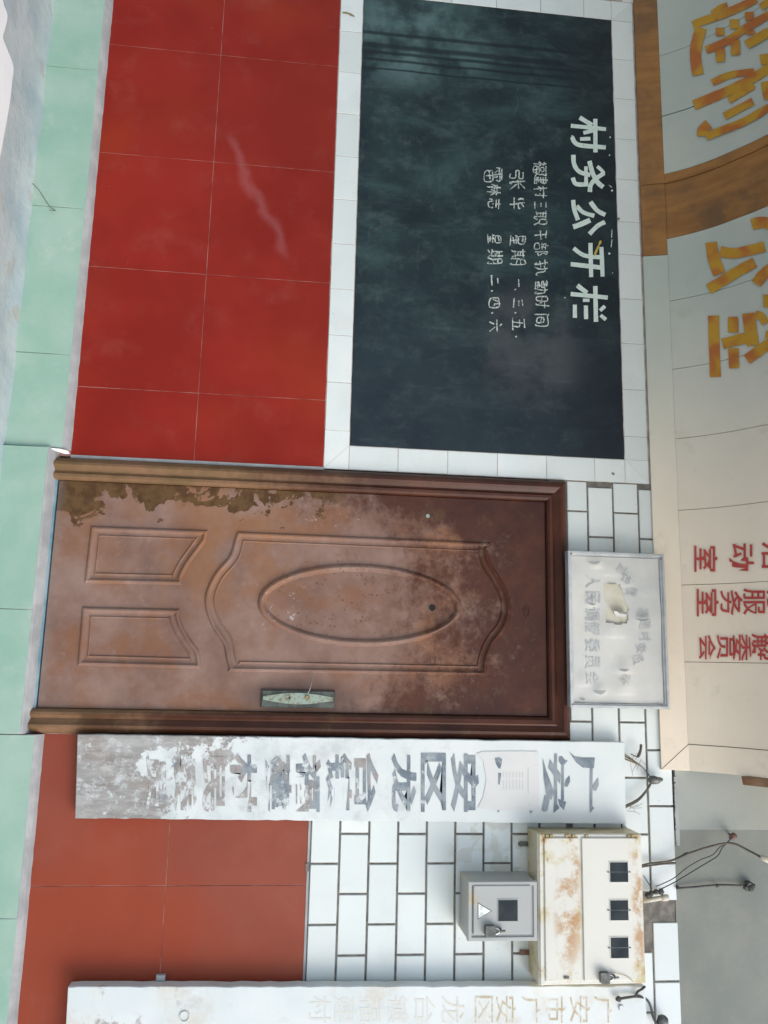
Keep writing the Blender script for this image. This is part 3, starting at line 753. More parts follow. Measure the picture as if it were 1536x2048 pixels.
def hand(ch, cx, cy, wv, hu):
    bm = bmesh.new(); k = 0
    sl = R.uniform(-.16, .10)
    for st in HAND[ch]:
        q = []
        for a, b in st:
            a += R.uniform(-.55, .55); b += R.uniform(-.55, .55)
            q.append((cx+(b-5)/10*hu, cy+((a-5)/10+sl*(b-5)/10)*wv))
        stroke(bm, q, R.uniform(8, 11), bmap, .0002+k*.00012, .35, 3); k += 1
    mesh_obj('chalk_character', bm, M['chalk'], bb)
for ch, cy, wv in [('福',548,100),('建',640,95),('村',755,105),('三',862,70),('职',970,120),('干',1105,80),('部',1222,110),('执',1370,125),('勤',1535,110),('时',1655,95),('间',1800,110)]:
    hand(ch, 738+(cy-540)*.012, cy, wv, 112)
for ch, cy, wv, hh in [('张',655,150,130),('华',850,110,125),('星',1150,100,125),('期',1290,130,125),('一',1502,80,100),('、',1545,40,60),('三',1662,90,95),('、',1735,40,60),('五',1835,100,110),('、',1935,40,60)]:
    hand(ch, 548+(cy-650)*.012, cy, wv, hh)
for ch, cy, wv, hh in [('雷',615,130,150),('林',735,90,110),('志',850,100,115),('星',1140,85,115),('期',1288,120,125),('二',1482,95,90),('、',1555,40,60),('四',1660,95,95),('、',1735,40,60),('六',1850,100,115)]:
    hand(ch, 360+(cy-600)*.008, cy, wv, hh)
# specks of white paint and a streak of yellow
bm = bmesh.new()
for a, b, r in [(1310,308,9),(1305,455,8),(1325,745,10),(1303,1260,11),(1330,1420,5),(940,1622,6),(1000,300,10)]:
    flat_poly(bm, [(a+r*math.cos(t)*R.uniform(.7, 1), b+r*math.sin(t)*R.uniform(.7, 1)) for t in [k*math.pi/3 for k in range(6)]], bmap, .002)
stroke(bm, [(1325,1065),(1322,1130)], 6, bmap, .002, .4, 4); stroke(bm, [(1325,1145),(1318,1210)], 5, bmap, .0022, .4, 4); stroke(bm, [(1300,700),(1325,720)], 5, bmap, .0023, .4, 3)
tag(mesh_obj('paint_specks', bm, M['letter_white'], bb), kind='stuff')
bm = bmesh.new(); stroke(bm, [(1235,1155),(1208,1215),(1180,1280)], 14, bmap, .0026, .6, 5); mesh_obj('yellow_streak', bm, mat_simple('yellow_paint', (.50, .36, .05), (.55, .42, .1), 20, .6, 0), bb)
bm = bmesh.new(); add_tube(bm, [PX(1237, 437, .0), PX(1237.5, 438, -.012)], .005, 6); mesh_obj('old_nail', bm, M['rubber'], bb)

# ---------------------------------------------------------------- door
dr = thing('door', 'worn reddish brown panelled door with flaking paint and oval moulding', 'door', (.515, 0, -.05))
X0, X1, ZT = .008, 1.018, 1.926
prof = [(0, -.006), (0, .010), (.006, .018), (.020, .030), (.030, .032), (.040, .024), (.052, .017), (.058, .020), (.064, .026), (.074, .025), (.082, .018), (.0855, .008), (.0855, -.05)]
bm = bmesh.new()
# left jamb, head, right jamb swept in one casing with mitred corners
path = [(X1-.0, -.062), (X1, ZT), (X0, ZT), (X0, -.062)]
sweep_xz(bm, path, [(o, h) for o, h in prof], .0, False)
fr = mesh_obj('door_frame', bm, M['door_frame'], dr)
lx0, lx1, lz0, lz1 = .095, .931, -.043, 1.839
box_obj('gap_shadow_backing', (X0+.03, X1-.03, .045, .055, -.075, ZT-.03), M['black'], dr)
bm = bmesh.new(); add_box(bm, lx0, lx1, -.004, .036, lz0, lz1, .0015)
leaf = mesh_obj('door_leaf', bm, M['door'], dr)
# moulding rings pressed into the leaf
ring = [(-.016, -.001), (-.0135, .004), (-.009, .0085), (-.004, .0095), (0, .006), (.004, .0025), (.009, .0012), (.015, .0012), (.018, .003), (.0205, .005), (.023, .003), (.025, -.001)]
def D(u, v): p = PX(u, v, -.006); return (p.x, p.z)
def mold(pts, pr):
    a = sum(pts[i][0]*pts[(i+1) % len(pts)][1]-pts[(i+1) % len(pts)][0]*pts[i][1] for i in range(len(pts)))
    if a < 0: pts = pts[::-1]
    bm = bmesh.new(); sweep_xz(bm, pts, pr, -.004, True)
    return mesh_obj('panel_moulding', bm, M['door'], leaf)
def sm(l, n_=5): return [(v.x, v.y) for v in smooth_path([Vector((a, b, 0)) for a, b in l], n_)]
c1 = sm([D(478,1074),D(466,1114),D(437,1149),D(420,1185),D(419,1216),D(432,1251),D(454,1286),D(461,1320),D(467,1336)])
c2 = sm([D(966,1338),D(970,1312),D(983,1283),D(1004,1255),D(1014,1223),D(1010,1190),D(993,1157),D(975,1128),D(968,1100),D(972,1094)])
pts = c1[:-1]+[D(467,1336), D(964,1344)]+c2[1:-1]+[D(972,1092)]
pts = [D(480,1071)]+c1[1:-1]+[D(466,1335)]+[D(965,1344)]+c2[1:-1]+[D(972,1092)]
mold(pts, ring)
p1 = [D(189,1060), D(407,1068)]+sm([D(405,1079),D(388,1102),D(371,1126),D(359,1148),D(357,1156)])+[D(357,1162), D(178,1158)]
mold(p1, ring)
p2 = [D(172,1222), D(351,1226)]+sm([D(351,1232),D(357,1251),D(371,1278),D(388,1302),D(393,1318)])+[D(394,1329), D(164,1323)]
mold(p2, ring)
cx, cz = D(722, 1210); ex = D(722, 1292); ez = D(922, 1216)
ra, rb = abs(ex[0]-cx), abs(ez[1]-cz)
el = [(cx+ra*math.cos(t*math.pi/40), cz+rb*math.sin(t*math.pi/40)) for t in range(80)]
oval = [(-.004, -.001), (.0, .007), (.006, .013), (.012, .0155), (.018, .012), (.024, .004), (.028, -.001)]
mold(el, oval)
# peephole, screw, embossed badge
p = PX(864, 1215, -.004)
def disc(bm, c, r, y0, y1, n_=20, r2=None):
    r2 = r if r2 is None else r2
    f = [bm.verts.new((c[0]+r2*math.cos(k*2*math.pi/n_), y0, c[1]+r2*math.sin(k*2*math.pi/n_))) for k in range(n_)]
    b = [bm.verts.new((c[0]+r*math.cos(k*2*math.pi/n_), y1, c[1]+r*math.sin(k*2*math.pi/n_))) for k in range(n_)]
    bm.faces.new(f); bm.faces.new(b)
    for k in range(n_): bm.faces.new([f[k], f[(k+1) % n_], b[(k+1) % n_], b[k]])
def ringmesh(bm, c, ri, ro, y0, y1, n_=24):
    L = []
    for r, y in ((ro, y1), (ro*.97, y0), (ri*1.03, y0), (ri, y1)):
        L.append([bm.verts.new((c[0]+r*math.cos(k*2*math.pi/n_), y, c[1]+r*math.sin(k*2*math.pi/n_))) for k in range(n_)])
    for A, B in zip(L, L[1:]):
        for k in range(n_): bm.faces.new([A[k], A[(k+1) % n_], B[(k+1) % n_], B[k]])
bm = bmesh.new(); disc(bm, (p.x, p.z), .0135, -.0052, -.003, 24); mesh_obj('peephole_bore', bm, M['black'], leaf)
bm = bmesh.new(); ringmesh(bm, (p.x, p.z), .0125, .0165, -.0065, -.003); mesh_obj('peephole_rim', bm, M['door'], leaf)
p = PX(855.5, 1032, -.006)
bm = bmesh.new(); disc(bm, (p.x, p.z), .009, -.009, -.003, 16, .0075); mesh_obj('bell_button', bm, M['escutcheon'], leaf)
p = PX(1053, 1222, -.006)
bm = bmesh.new()
e2 = [(p.x+.0235*math.cos(t*math.pi/16), p.z+.0115*math.sin(t*math.pi/16)) for t in range(32)]
sweep_xz(bm, e2, [(-.0008, 0), (.0003, .002), (.002, .002), (.003, 0)], -.004, True)
for k in range(6):
    add_box(bm, p.x-.0135+k*.0045, p.x-.0105+k*.0045, -.0056, -.003, p.z-.004, p.z+.004)
mesh_obj('embossed_badge', bm, M['door'], leaf)
# lock plate
a = PX(523, 1379, -.008); b = PX(669, 1417, -.008)
bm = bmesh.new(); add_box(bm, a.x, b.x, -.015, -.003, a.z, b.z, .004); lp = mesh_obj('lock_plate', bm, M['plate'], dr)
bm = bmesh.new(); cxx = (a.x+b.x)/2-.002; zc = (a.z+b.z)/2-.004
esc = []
for k in range(25):
    t = k/24; zz = a.z+.008+(b.z-a.z-.016)*t
    wdt = .006+.0145*math.sin(math.pi*t)
    esc.append((cxx+wdt, zz))
esc += [(2*cxx-q[0], q[1]) for q in esc[::-1]]
add_prism(bm, esc, -.0195, -.014); mesh_obj('escutcheon', bm, M['escutcheon'], lp)
p = PX(577, 1396, -.017)
bm = bmesh.new(); ringmesh(bm, (p.x, p.z), .009, .012, -.0225, -.019); disc(bm, (p.x, p.z), .0088, -.0205, -.0192, 20); mesh_obj('keyhole_cylinder', bm, M['escutcheon'], lp)
bm = bmesh.new(); add_box(bm, p.x-.004, p.x+.003, -.0215, -.0200, p.z+.001, p.z+.006); mesh_obj('key_slot', bm, M['black'], lp)
p = PX(615, 1395, -.02)
bm = bmesh.new(); disc(bm, (p.x, p.z), .009, -.032, -.018, 18, .0075); mesh_obj('handle_stub', bm, M['brass'], lp)
wr = [PX(615, 1388, -.028), PX(620, 1378, -.032), PX(623.5, 1366, -.03), PX(624, 1356, -.022), PX(621, 1345, -.012)]
bm = bmesh.new(); add_tube(bm, smooth_path(wr), .0011, 6); mesh_obj('pull_wire', bm, M['steel'], lp, smooth=True)
bm = bmesh.new()
sx0 = lx0-.004; sx1 = .934
vv = []
for i in range(40):
    x = sx0+(sx1-sx0)*i/39
    vv.append([bm.verts.new((x, -.0075, -.064+R.uniform(-.002, .002))), bm.verts.new((x, -.0075, -.0475)), bm.verts.new((x, .03, -.0470))])
for A, B in zip(vv, vv[1:]):
    bm.faces.new([A[0], B[0], B[1], A[1]]); bm.faces.new([A[1], B[1], B[2], A[2]])
mesh_obj('threshold_strip', bm, M['blue_seal'], dr)

# ---------------------------------------------------------------- curved fascia
PROF = [(-.012, 2.284), (-.040, 2.381), (-.0925, 2.452), (-.150, 2.513), (-.2, 2.556), (-.25, 2.592), (-.300, 2.629), (-.355, 2.662), (-.45, 2.712), (-.60, 2.775), (-.85, 2.84), (-1.15, 2.87), (-1.5, 2.88), (-2.2, 2.885), (-2.75, 2.885)]  # outer flat run is unseen, deepened to shade the left wall
_p = [Vector((0, a, b)) for a, b in PROF]
PROF = [PROF[0]] + [(v.y, v.z) for v in smooth_path(_p[1:], 4)]
def prof_s(s):
    """point on the profile at arc length s beyond the base strip"""
    acc = 0
    for (y0, z0), (y1, z1) in zip(PROF[1:], PROF[2:]):
        L = math.hypot(y1-y0, z1-z0)
        if s <= acc+L or (y1, z1) == PROF[-1]:
            t = (s-acc)/L; return (y0+(y1-y0)*t, z0+(z1-z0)*t, (z1-z0)/L, -(y1-y0)/L)
        acc += L
def curved_panel(name, x0, x1, mat, parent, start=1, off=0.0, cut=None):
    """strip of the concave sheet; 6 mm thick"""
    bm = bmesh.new(); P_ = PROF[start:] ; F, B = [], []
    for i, (y, z) in enumerate(P_):
        a = P_[max(i-1, 0)]; b = P_[min(i+1, len(P_)-1)]
        ty, tz = b[0]-a[0], b[1]-a[1]; L = math.hypot(ty, tz); ny, nz = -tz/L, ty/L   # towards viewer / down
        F.append([bm.verts.new((x, y+ny*off, z+nz*off)) for x in (x0, x1)])
        B.append([bm.verts.new((x, y-ny*.006, z-nz*.006)) for x in (x0, x1)])
    for i in range(len(P_)-1):
        bm.faces.new([F[i][0], F[i][1], F[i+1][1], F[i+1][0]]); bm.faces.new([B[i][0], B[i][1], B[i+1][1], B[i+1][0]])
        for k in (0, 1): bm.faces.new([F[i][k], F[i+1][k], B[i+1][k], B[i][k]])
    bm.faces.new([F[0][0], F[0][1], B[0][1], B[0][0]]); bm.faces.new([F[-1][0], F[-1][1], B[-1][1], B[-1][0]])
    return mesh_obj(name, bm, mat, parent, smooth=False)
fa = thing('curved_canopy_sign', 'curved canopy underside of grey panels lettered in yellow and red', 'canopy', (-.6, -.05, 2.28))
g = .0022
for a, b in ((-7.5, -5.0), (-5.0, -3.4), (-3.4, -2.55), (-2.55, -1.96), (-1.96, -1.660), (-1.660, -1.377)):  # far left runs are unseen, added to deepen the shade
    curved_panel('canopy_panel', a+(.004 if a == -1.660 else g/2), b-g/2, M['panel'], fa)
for a, b in zip([-1.073, -.788, -.485, -.186, .112, .413, .713], [-.788, -.485, -.186, .112, .413, .713, 1.024]):
    curved_panel('canopy_panel', a+g/2, b-g/2, M['panel'], fa)
curved_panel('end_trim', 1.0255, 1.122, M['panel'], fa, off=.002)
curved_panel('plywood_board', -1.331, -1.075, M['plywood'], fa, off=-.002)
curved_panel('plywood_trim', -1.375, -1.333, M['plywood'], fa, off=.002)
def base_strip(x0, x1, mat, name, mitre=0.0, cut0=0.0):
    bm = bmesh.new(); (y0, z0), (y1, z1) = PROF[0], PROF[1]
    f = [bm.verts.new(p) for p in [(x0, y0, z0), (x1+mitre, y0, z0), (x1, y1-.001, z1-.001), (x0, y1-.001, z1-.001)]]
    b = [bm.verts.new(p) for p in [(x0, .0, z0+.002), (x1+mitre, .0, z0+.002), (x1, -.003, z1), (x0, -.003, z1)]]
    bm.faces.new(f); bm.faces.new(b)
    for i in range(4): j = (i+1) % 4; bm.faces.new([f[i], f[j], b[j], b[i]])
    return mesh_obj(name, bm, mat, fa)
base_strip(-3.4, -1.335, M['plywood'], 'plywood_base_strip')
base_strip(-1.332, -1.0005, M['plywood'], 'plywood_base_strip')
base_strip(-.998, 1.0235, M['panel'], 'base_strip', .096)
# triangular corner of the end trim down to the wall
bm = bmesh.new(); (y0, z0), (y1, z1) = PROF[0], PROF[1]
f = [bm.verts.new(p) for p in [(1.0255, y1-.003, z1), (1.1215, y0-.002, z0), (1.122, y1-.003, z1)]]
b = [bm.verts.new(p) for p in [(1.0255, -.002, z1), (1.1215, -.0, z0), (1.122, -.002, z1)]]
bm.faces.new(f); bm.faces.new(b)
for i in range(3): j = (i+1) % 3; bm.faces.new([f[i], f[j], b[j], b[i]])
mesh_obj('trim_corner', bm, M['panel'], fa)
# closing body behind the sheets, run on unseen to the left for shade
bm = bmesh.new()
for x0, x1 in ((-7.5, 1.119),):
    P_ = [(y-.0, z+.012) for y, z in PROF[1:]]
    lo = [[bm.verts.new((x, y, z)) for x in (x0, x1)] for y, z in P_]
    hi = [[bm.verts.new((x, y, 3.02)) for x in (x0, x1)] for y, z in P_]
    for i in range(len(P_)-1):
        bm.faces.new([lo[i][0], lo[i][1], lo[i+1][1], lo[i+1][0]]); bm.faces.new([hi[i][0], hi[i][1], hi[i+1][1], hi[i+1][0]])
        for k in (0, 1): bm.faces.new([lo[i][k], lo[i+1][k], hi[i+1][k], hi[i][k]])
    bm.faces.new([lo[-1][0], lo[-1][1], hi[-1][1], hi[-1][0]])
mesh_obj('canopy_core', bm, M['timber'], fa)
# timber stub poking out past the end of the canopy
p0 = PX(1490, 1560, -.25)
bm = bmesh.new()
L = [(-.170, 2.520), (-.25, 2.586), (-.42, 2.68), (-.60, 2.765)]
prev = None
for y, z in L:
    r_ = [bm.verts.new((x, y, zz)) for x, zz in ((1.1235, z+R.uniform(-.003, .003)), (1.156+R.uniform(-.003, .003), z+.002), (1.154, z+.055), (1.1235, z+.055))]
    if prev:
        for k in range(4): bm.faces.new([prev[k], prev[(k+1) % 4], r_[(k+1) % 4], r_[k]])
    else: bm.faces.new(r_)
    prev = r_
bm.faces.new(prev); mesh_obj('timber_stub', bm, M['timber'], fa)

# lettering on the canopy: pixel -> curved surface
def surf(u, v, lift):
    d = RIGHT * ((u - 768) / FPX) + DOWN * ((v - 1024) / FPX) + FWD
    best = None
    for (y0, z0), (y1, z1) in zip(PROF[1:], PROF[2:]):
        # plane through the segment, parallel to X
        ny, nz = -(z1-z0), (y1-y0)
        den = d.y*ny+d.z*nz
        if abs(den) < 1e-9: continue
        t = ((y0-CAM.y)*ny+(z0-CAM.z)*nz)/den
        p = CAM+d*t
        if z0-1e-4 <= p.z <= z1+1e-4 or (z1 == PROF[-1][1] and p.z > z1):
            best = p; L_ = math.hypot(ny, nz); nv = Vector((0, ny/L_, nz/L_)); break
    if best is None:
        best = p; nv = Vector((0, -.7, -.7))
    return best + nv*(.004+lift)
def cm(ox, oy, sc):
    return lambda a, b, l: surf(ox+a/sc, oy+b/sc, l)
FIRE1 = [
 [((770,262),(885,215),(1060,160),(1200,100),(1320,45),(1420,-10),85),((970,145),(1060,80),(1125,60),62),((855,290),(805,470),(800,620),(825,772),118),((905,520),(1130,420),(1300,300),(1560,150),82),
  ((1048,290),(1052,372),85),((1050,500),(1055,640),95),((1195,205),(1200,300),95),((1205,415),(1212,570),95),((1350,130),(1355,212),92),((1362,320),(1368,360),92),((1325,465),(1560,330),95),((1490,20),(1540,80),100)],
 [((780,1082),(1000,990),(1250,880),(1560,700),100),((968,852),(1080,800),(1190,765),(1400,738),72),((1140,1035),(1290,945),(1400,880),66),((1500,560),(1515,665),92),((1512,840),(1545,1020),92),
  ((1095,1195),(1240,1120),(1388,1042),78),((865,1400),(870,1340),(935,1275),105),((905,1405),(1100,1330),(1300,1250),(1560,1100),80)],
]
for chs in FIRE1:
    bm = bmesh.new()
    for i, s in enumerate(chs): stroke(bm, s[:-1], s[-1], cm(1236, 0, 5.12), i*.0003, .05, 4)
    mesh_obj('painted_character', bm, M['fire'], fa)
FIRE2 = [
 [((1100,205),(1180,185),(1260,200),92),((765,350),(790,490),(835,610),100),((840,425),(950,440),(1060,420),(1205,385),86),((745,735),(870,660),(1000,580),(1125,515),86),((1135,690),(1190,620),(1260,560),88)],
 [((785,950),(792,1200),(800,1452),92),((945,960),(948,1088),84),((950,1218),(955,1380),86),((860,1182),(1050,1132),86),((1072,930),(1090,1060),(1110,1195),100),((1130,940),(1180,960),(1215,1015),66),((1060,1310),(1150,1245),(1270,1160),88),((1225,780),(1235,880),70),((1215,1100),(1260,1110),60)],
]
for chs in FIRE2:
    bm = bmesh.new()
    for i, s in enumerate(chs): stroke(bm, s[:-1], s[-1], cm(1236, 400, 4.097), i*.0003, .05, 4)
    mesh_obj('painted_character', bm, M['fire'], fa)
# red columns: (char, u0,u1, v0,v1)
RED = [('室',1389,1436,1092,1144),('动',1459,1509,1087,1142),('活',1524,1575,1083,1140),
       ('室',1394,1438,1178,1233),('务',1441,1486,1180,1231),('服',1487,1531,1177,1230),('便',1534,1580,1175,1228),
       ('会',1398,1432,1269,1322),('员',1434,1470,1269,1318),('委',1466,1504,1268,1322),('解',1504,1545,1267,1322),('调',1548,1588,1266,1320)]
for ch, u0, u1, v0, v1 in RED:
    fm = lambda a, b, l, u0=u0, u1=u1, v0=v0, v1=v1: surf(u0+(u1-u0)*b, v0+(v1-v0)*a, l)
    bm = bmesh.new(); add_glyph(bm, ch, fm, .0008, .010); mesh_obj('painted_character', bm, M['redink'], fa)

# ---------------------------------------------------------------- framed notice above the door
nf = thing('framed_notice', 'faded torn paper notice in a grey metal frame above the door', 'notice', (.59, -.05, 1.92))
ya, yb_ = -.050, -.072
q = [PX(1137, 1101, yb_), PX(1331, 1108, yb_), PX(1339, 1420, yb_), PX(1139, 1414, yb_)]
fx0, fx1, fz0, fz1 = (q[0].x+q[1].x)/2, (q[2].x+q[3].x)/2, (q[0].z+q[3].z)/2, (q[1].z+q[2].z)/2
box_obj('back_panel', (fx0+.004, fx1-.004, ya-.004, ya+.010, fz0+.004, fz1-.004), M['backing'], nf)
fp = [(0, -.012), (0, .018), (.002, .022), (.010, .022), (.013, .014), (.017, .014), (.0185, .004), (.0185, -.001)]
cor = [(fx0, fz0), (fx1, fz0), (fx1, fz1), (fx0, fz1)]
for i in range(4):
    a, b = Vector(cor[i]), Vector(cor[(i+1) % 4]); d = (b-a).normalized(); nrm = Vector((-d.y, d.x))
    bm = bmesh.new(); A = []; B = []
    for o_, h_ in fp:
        s_ = a+d*(o_+.0004)+nrm*o_; e_ = b-d*(o_+.0004)+nrm*o_
        A.append(bm.verts.new((s_.x, ya-h_, s_.y))); B.append(bm.verts.new((e_.x, ya-h_, e_.y)))
    for k in range(len(fp)-1): bm.faces.new([A[k], A[k+1], B[k+1], B[k]])
    mesh_obj('frame_bar', bm, M['alu'], nf)
# buckled paper as a height field with a hole torn in it
bm = bmesh.new(); nx, nz = 96, 62
px0, px1, pz0, pz1 = fx0+.019, fx1-.019, fz0+.019, fz1-.019
tear = [PX(1203, 1170, ya), PX(1220, 1165, ya), PX(1239, 1170, ya), PX(1245, 1188, ya), PX(1249, 1205, ya), PX(1256, 1219, ya), PX(1253, 1246, ya), PX(1232, 1250, ya), PX(1208, 1244, ya), PX(1211, 1215, ya), PX(1209, 1192, ya)]
tp = [(p.x, p.z) for p in tear]
def inside(x, z, poly):
    c_ = False; j = len(poly)-1
    for i in range(len(poly)):
        if (poly[i][1] > z) != (poly[j][1] > z) and x < (poly[j][0]-poly[i][0])*(z-poly[i][1])/(poly[j][1]-poly[i][1])+poly[i][0]: c_ = not c_
        j = i
    return c_
bumps = [(PX(u, v, ya), r, h) for u, v, r, h in [(1190,1126,.035,.010),(1218,1140,.05,.008),(1180,1205,.03,.006),(1284,1237,.03,.006),(1245,1336,.04,.008),(1197,1380,.03,.008),(1250,1160,.05,.007),(1225,1260,.06,.009),(1165,1360,.04,.006),(1245,1375,.05,.007),(1290,1180,.05,.005)]]
gv = {}
def ph(x, z):
    h = .003+.0018*math.sin(x*23+z*9)+.0015*math.sin(z*31-x*11)
    for p, r, a in bumps:
        d2 = ((x-p.x)**2+(z-p.z)**2)/r**2
        if d2 < 4: h += a*math.exp(-d2*1.6)*(1 if x < p.x+r*.5 else .6)
    return h
for i in range(nx+1):
    for j in range(nz+1):
        x = px0+(px1-px0)*i/nx; z = pz0+(pz1-pz0)*j/nz
        gv[i, j] = bm.verts.new((x, ya-.005-ph(x, z), z))
for i in range(nx):
    for j in range(nz):
        x = px0+(px1-px0)*(i+.5)/nx; z = pz0+(pz1-pz0)*(j+.5)/nz
        if not inside(x, z, tp): bm.faces.new([gv[i, j], gv[i+1, j], gv[i+1, j+1], gv[i, j+1]])
paper = mesh_obj('faded_paper', bm, M['paper'], nf, smooth=True)
# curled flap folded back over the hole
bm = bmesh.new(); c0 = PX(1240, 1225, ya-.01); prev = None
for k in range(9):
    t = k/8*2.6; rr = .020
    w0 = .030*(1-abs(k/8-.45)*.9)
    r_ = [bm.verts.new((c0.x+.018-rr*math.sin(t)*1.0+.002*s_, ya-.012-rr*(1-math.cos(t))*.75, c0.z+s_*w0)) for s_ in (-1, -.4, .3, 1)]
    if prev:
        for j in range(3): bm.faces.new([prev[j], prev[j+1], r_[j+1], r_[j]])
    prev = r_
mesh_obj('curled_flap', bm, M['paper'], nf, smooth=True)
# small upturned slits in the paper
for u, v, ln, op in [(1186,1123,26,7),(1183,1207,16,4),(1284,1238,30,4),(1246,1338,22,5),(1198,1381,26,8),(1164,1397,12,3),(1222,1166,22,3)]:
    bm = bmesh.new(); f_, b_ = [], []
    for k in range(7):
        t = k/6; uu = u-ln/2+ln*t; o_ = op*math.sin(math.pi*t)
        pa = PX(uu, v, ya-.010); pb = PX(uu+1, v+o_, ya-.010)
        hh = ph(pa.x, pa.z)
        f_.append(bm.verts.new((pa.x, ya-.0058-hh, pa.z))); b_.append(bm.verts.new((pb.x, ya-.0065-hh-.007*math.sin(math.pi*t), pb.z)))
    for k in range(6): bm.faces.new([f_[k], f_[k+1], b_[k+1], b_[k]])
    mesh_obj('paper_crease', bm, M['paper'], nf)
def paper_glyph(ch, cu_, cv_, hu, wv, rot=0.0, mat='bleached', skew=0.0):
    bm = bmesh.new()
    def fm(a, b, l):
        du = (b-.5)*hu; dv = (a-.5)*wv
        u = cu_+du*math.cos(rot)-dv*math.sin(rot); v = cv_+du*math.sin(rot)+dv*math.cos(rot)
        p = PX(u, v, ya-.012)
        return (p.x, ya-.0068-ph(p.x, p.z)-l, p.z)
    add_glyph(bm, ch, fm, 0, .012, skew)
    mesh_obj('faded_character', bm, M[mat], nf)
for ch, v in [('人',1163),('民',1195),('调',1228),('解',1258),('委',1291),('员',1324),('会',1357)]:
    paper_glyph(ch, 1186, v, 30, 26)
for ch, u, v, r_ in [('龙',1245,1140,.55),('台',1255,1160,.45),('镇',1264,1183,.3),('福',1286,1226,.08),('建',1291,1250,0),('村',1291,1273,-.08),('委',1285,1296,-.2),('员',1276,1318,-.35),('会',1252,1358,-.6)]:
    paper_glyph(ch, u, v, 24, 19, r_)
for u, v in ((1322, 1118), (1324, 1412), (1143, 1107), (1145, 1409)):
    p = PX(u, v, yb_); bm = bmesh.new(); disc(bm, (p.x, p.z), .003, -.0735, -.070, 8); mesh_obj('screw', bm, M['rubber'], nf)

# ---------------------------------------------------------------- vertical name boards
def board(label, corners, yf, th, mat, chip=0.0):
    q = [PX(u, v, yf) for u, v in corners]
    t = thing('name_board', label, 'sign', ((q[0].x+q[3].x)/2, yf+th, q[0].z), 'tall white name boards hung beside the door')
    bm = bmesh.new(); pts = []
    for k in range(4):
        a, b = q[k], q[(k+1) % 4]; n_ = 30 if k in (1, 3) else 8
        if k in (0, 2): n_ = 60 if (b-a).length > 1 else 10
        for i in range(n_):
            p = a.lerp(b, i/n_); j = chip*R.random()**3
            d = (Vector(((q[0].x+q[2].x)/2, 0, p.z))-Vector((p.x, 0, p.z)))
            pts.append((p.x+(j if d.x > 0 else -j), p.z))
    add_prism(bm, pts, yf+.002, yf+th)
    # slightly smaller front face = eased edge
    c = Vector((sum(p[0] for p in pts)/len(pts), sum(p[1] for p in pts)/len(pts)))
    pts2 = [(p[0]+(.002 if p[0] < c.x else -.002), p[1]+(.002 if p[1] < c.y else -.002)) for p in pts]
    add_prism(bm, pts2, yf, yf+.002)
    mesh_obj('board', bm, mat, t)
    return t, q
s1, q1 = board('tall white name board right of the door, paint peeled to grey wood at its foot', [(155, 1468), (1249, 1484), (1252, 1648), (150, 1637)][0:4], -.046, .028, M['sign_peel'], .003)
def smap(ox, oy, sc, y):
    def f(a, b, l):
        p = PX(ox+a/sc, oy+b/sc, y); return (p.x, y-l, p.z)
    return f
f1 = smap(900, 1470, 4.518, -.0475)
for polys in (
 [[(1075,150),(1130,195),(1200,205),(1310,205),(1300,300),(1200,295),(1140,250)],[(1265,298),(1290,298),(1286,640),(1305,660),(1265,705),(1262,640)],[(1340,385),(1345,450),(1320,505),(1295,500),(1290,460)]],
 [[(985,200),(1010,190),(1040,225),(1065,230),(1040,265),(1000,265),(983,240)],[(1008,262),(1030,262),(1030,590),(1005,590)],[(975,575),(1050,605),(1030,680),(990,640)],[(1082,365),(1085,420),(1060,470),(1035,465),(1045,410)],
  [(945,170),(968,170),(968,620),(990,660),(935,705),(940,600)],[(905,220),(1000,350),(995,445),(890,300)],[(840,210),(870,320),(930,480),(940,520),(915,590),(870,530),(850,400)],[(860,540),(905,560),(880,680),(850,695),(828,680)]],
 [[(405,210),(440,200),(470,215),(465,260),(455,305),(435,300),(415,260)],[(432,340),(462,345),(445,450),(432,445)],[(425,675),(455,678),(432,705)]],
 [[(715,680),(750,685),(728,715)]],
):
    bm = bmesh.new()
    for i, pl in enumerate(polys): flat_poly(bm, pl, f1, i*.00015)
    mesh_obj('painted_character', bm, M['ink'], s1)
def col_glyphs(lst, v0, v1, y, mat, parent, bold):
    for ch, u, hu in lst:
        bm = bmesh.new()
        fm = lambda a, b, l, u=u, hu=hu: (lambda p: (p.x, y-l, p.z))(PX(u-hu/2+hu*b, v0+(v1-v0)*a, y))
        add_glyph(bm, ch, fm, 0, bold)
        mesh_obj('painted_character', bm, mat, parent)
col_glyphs([('安',930,56),('区',867,50),('龙',808,50),('台',733,48),('镇',678,52),('福',617,50),('建',557,52),('村',487,54),('民',427,46),('委',370,46),('员',312,40)], 1506, 1624, -.0475, M['ink'], s1, .030)
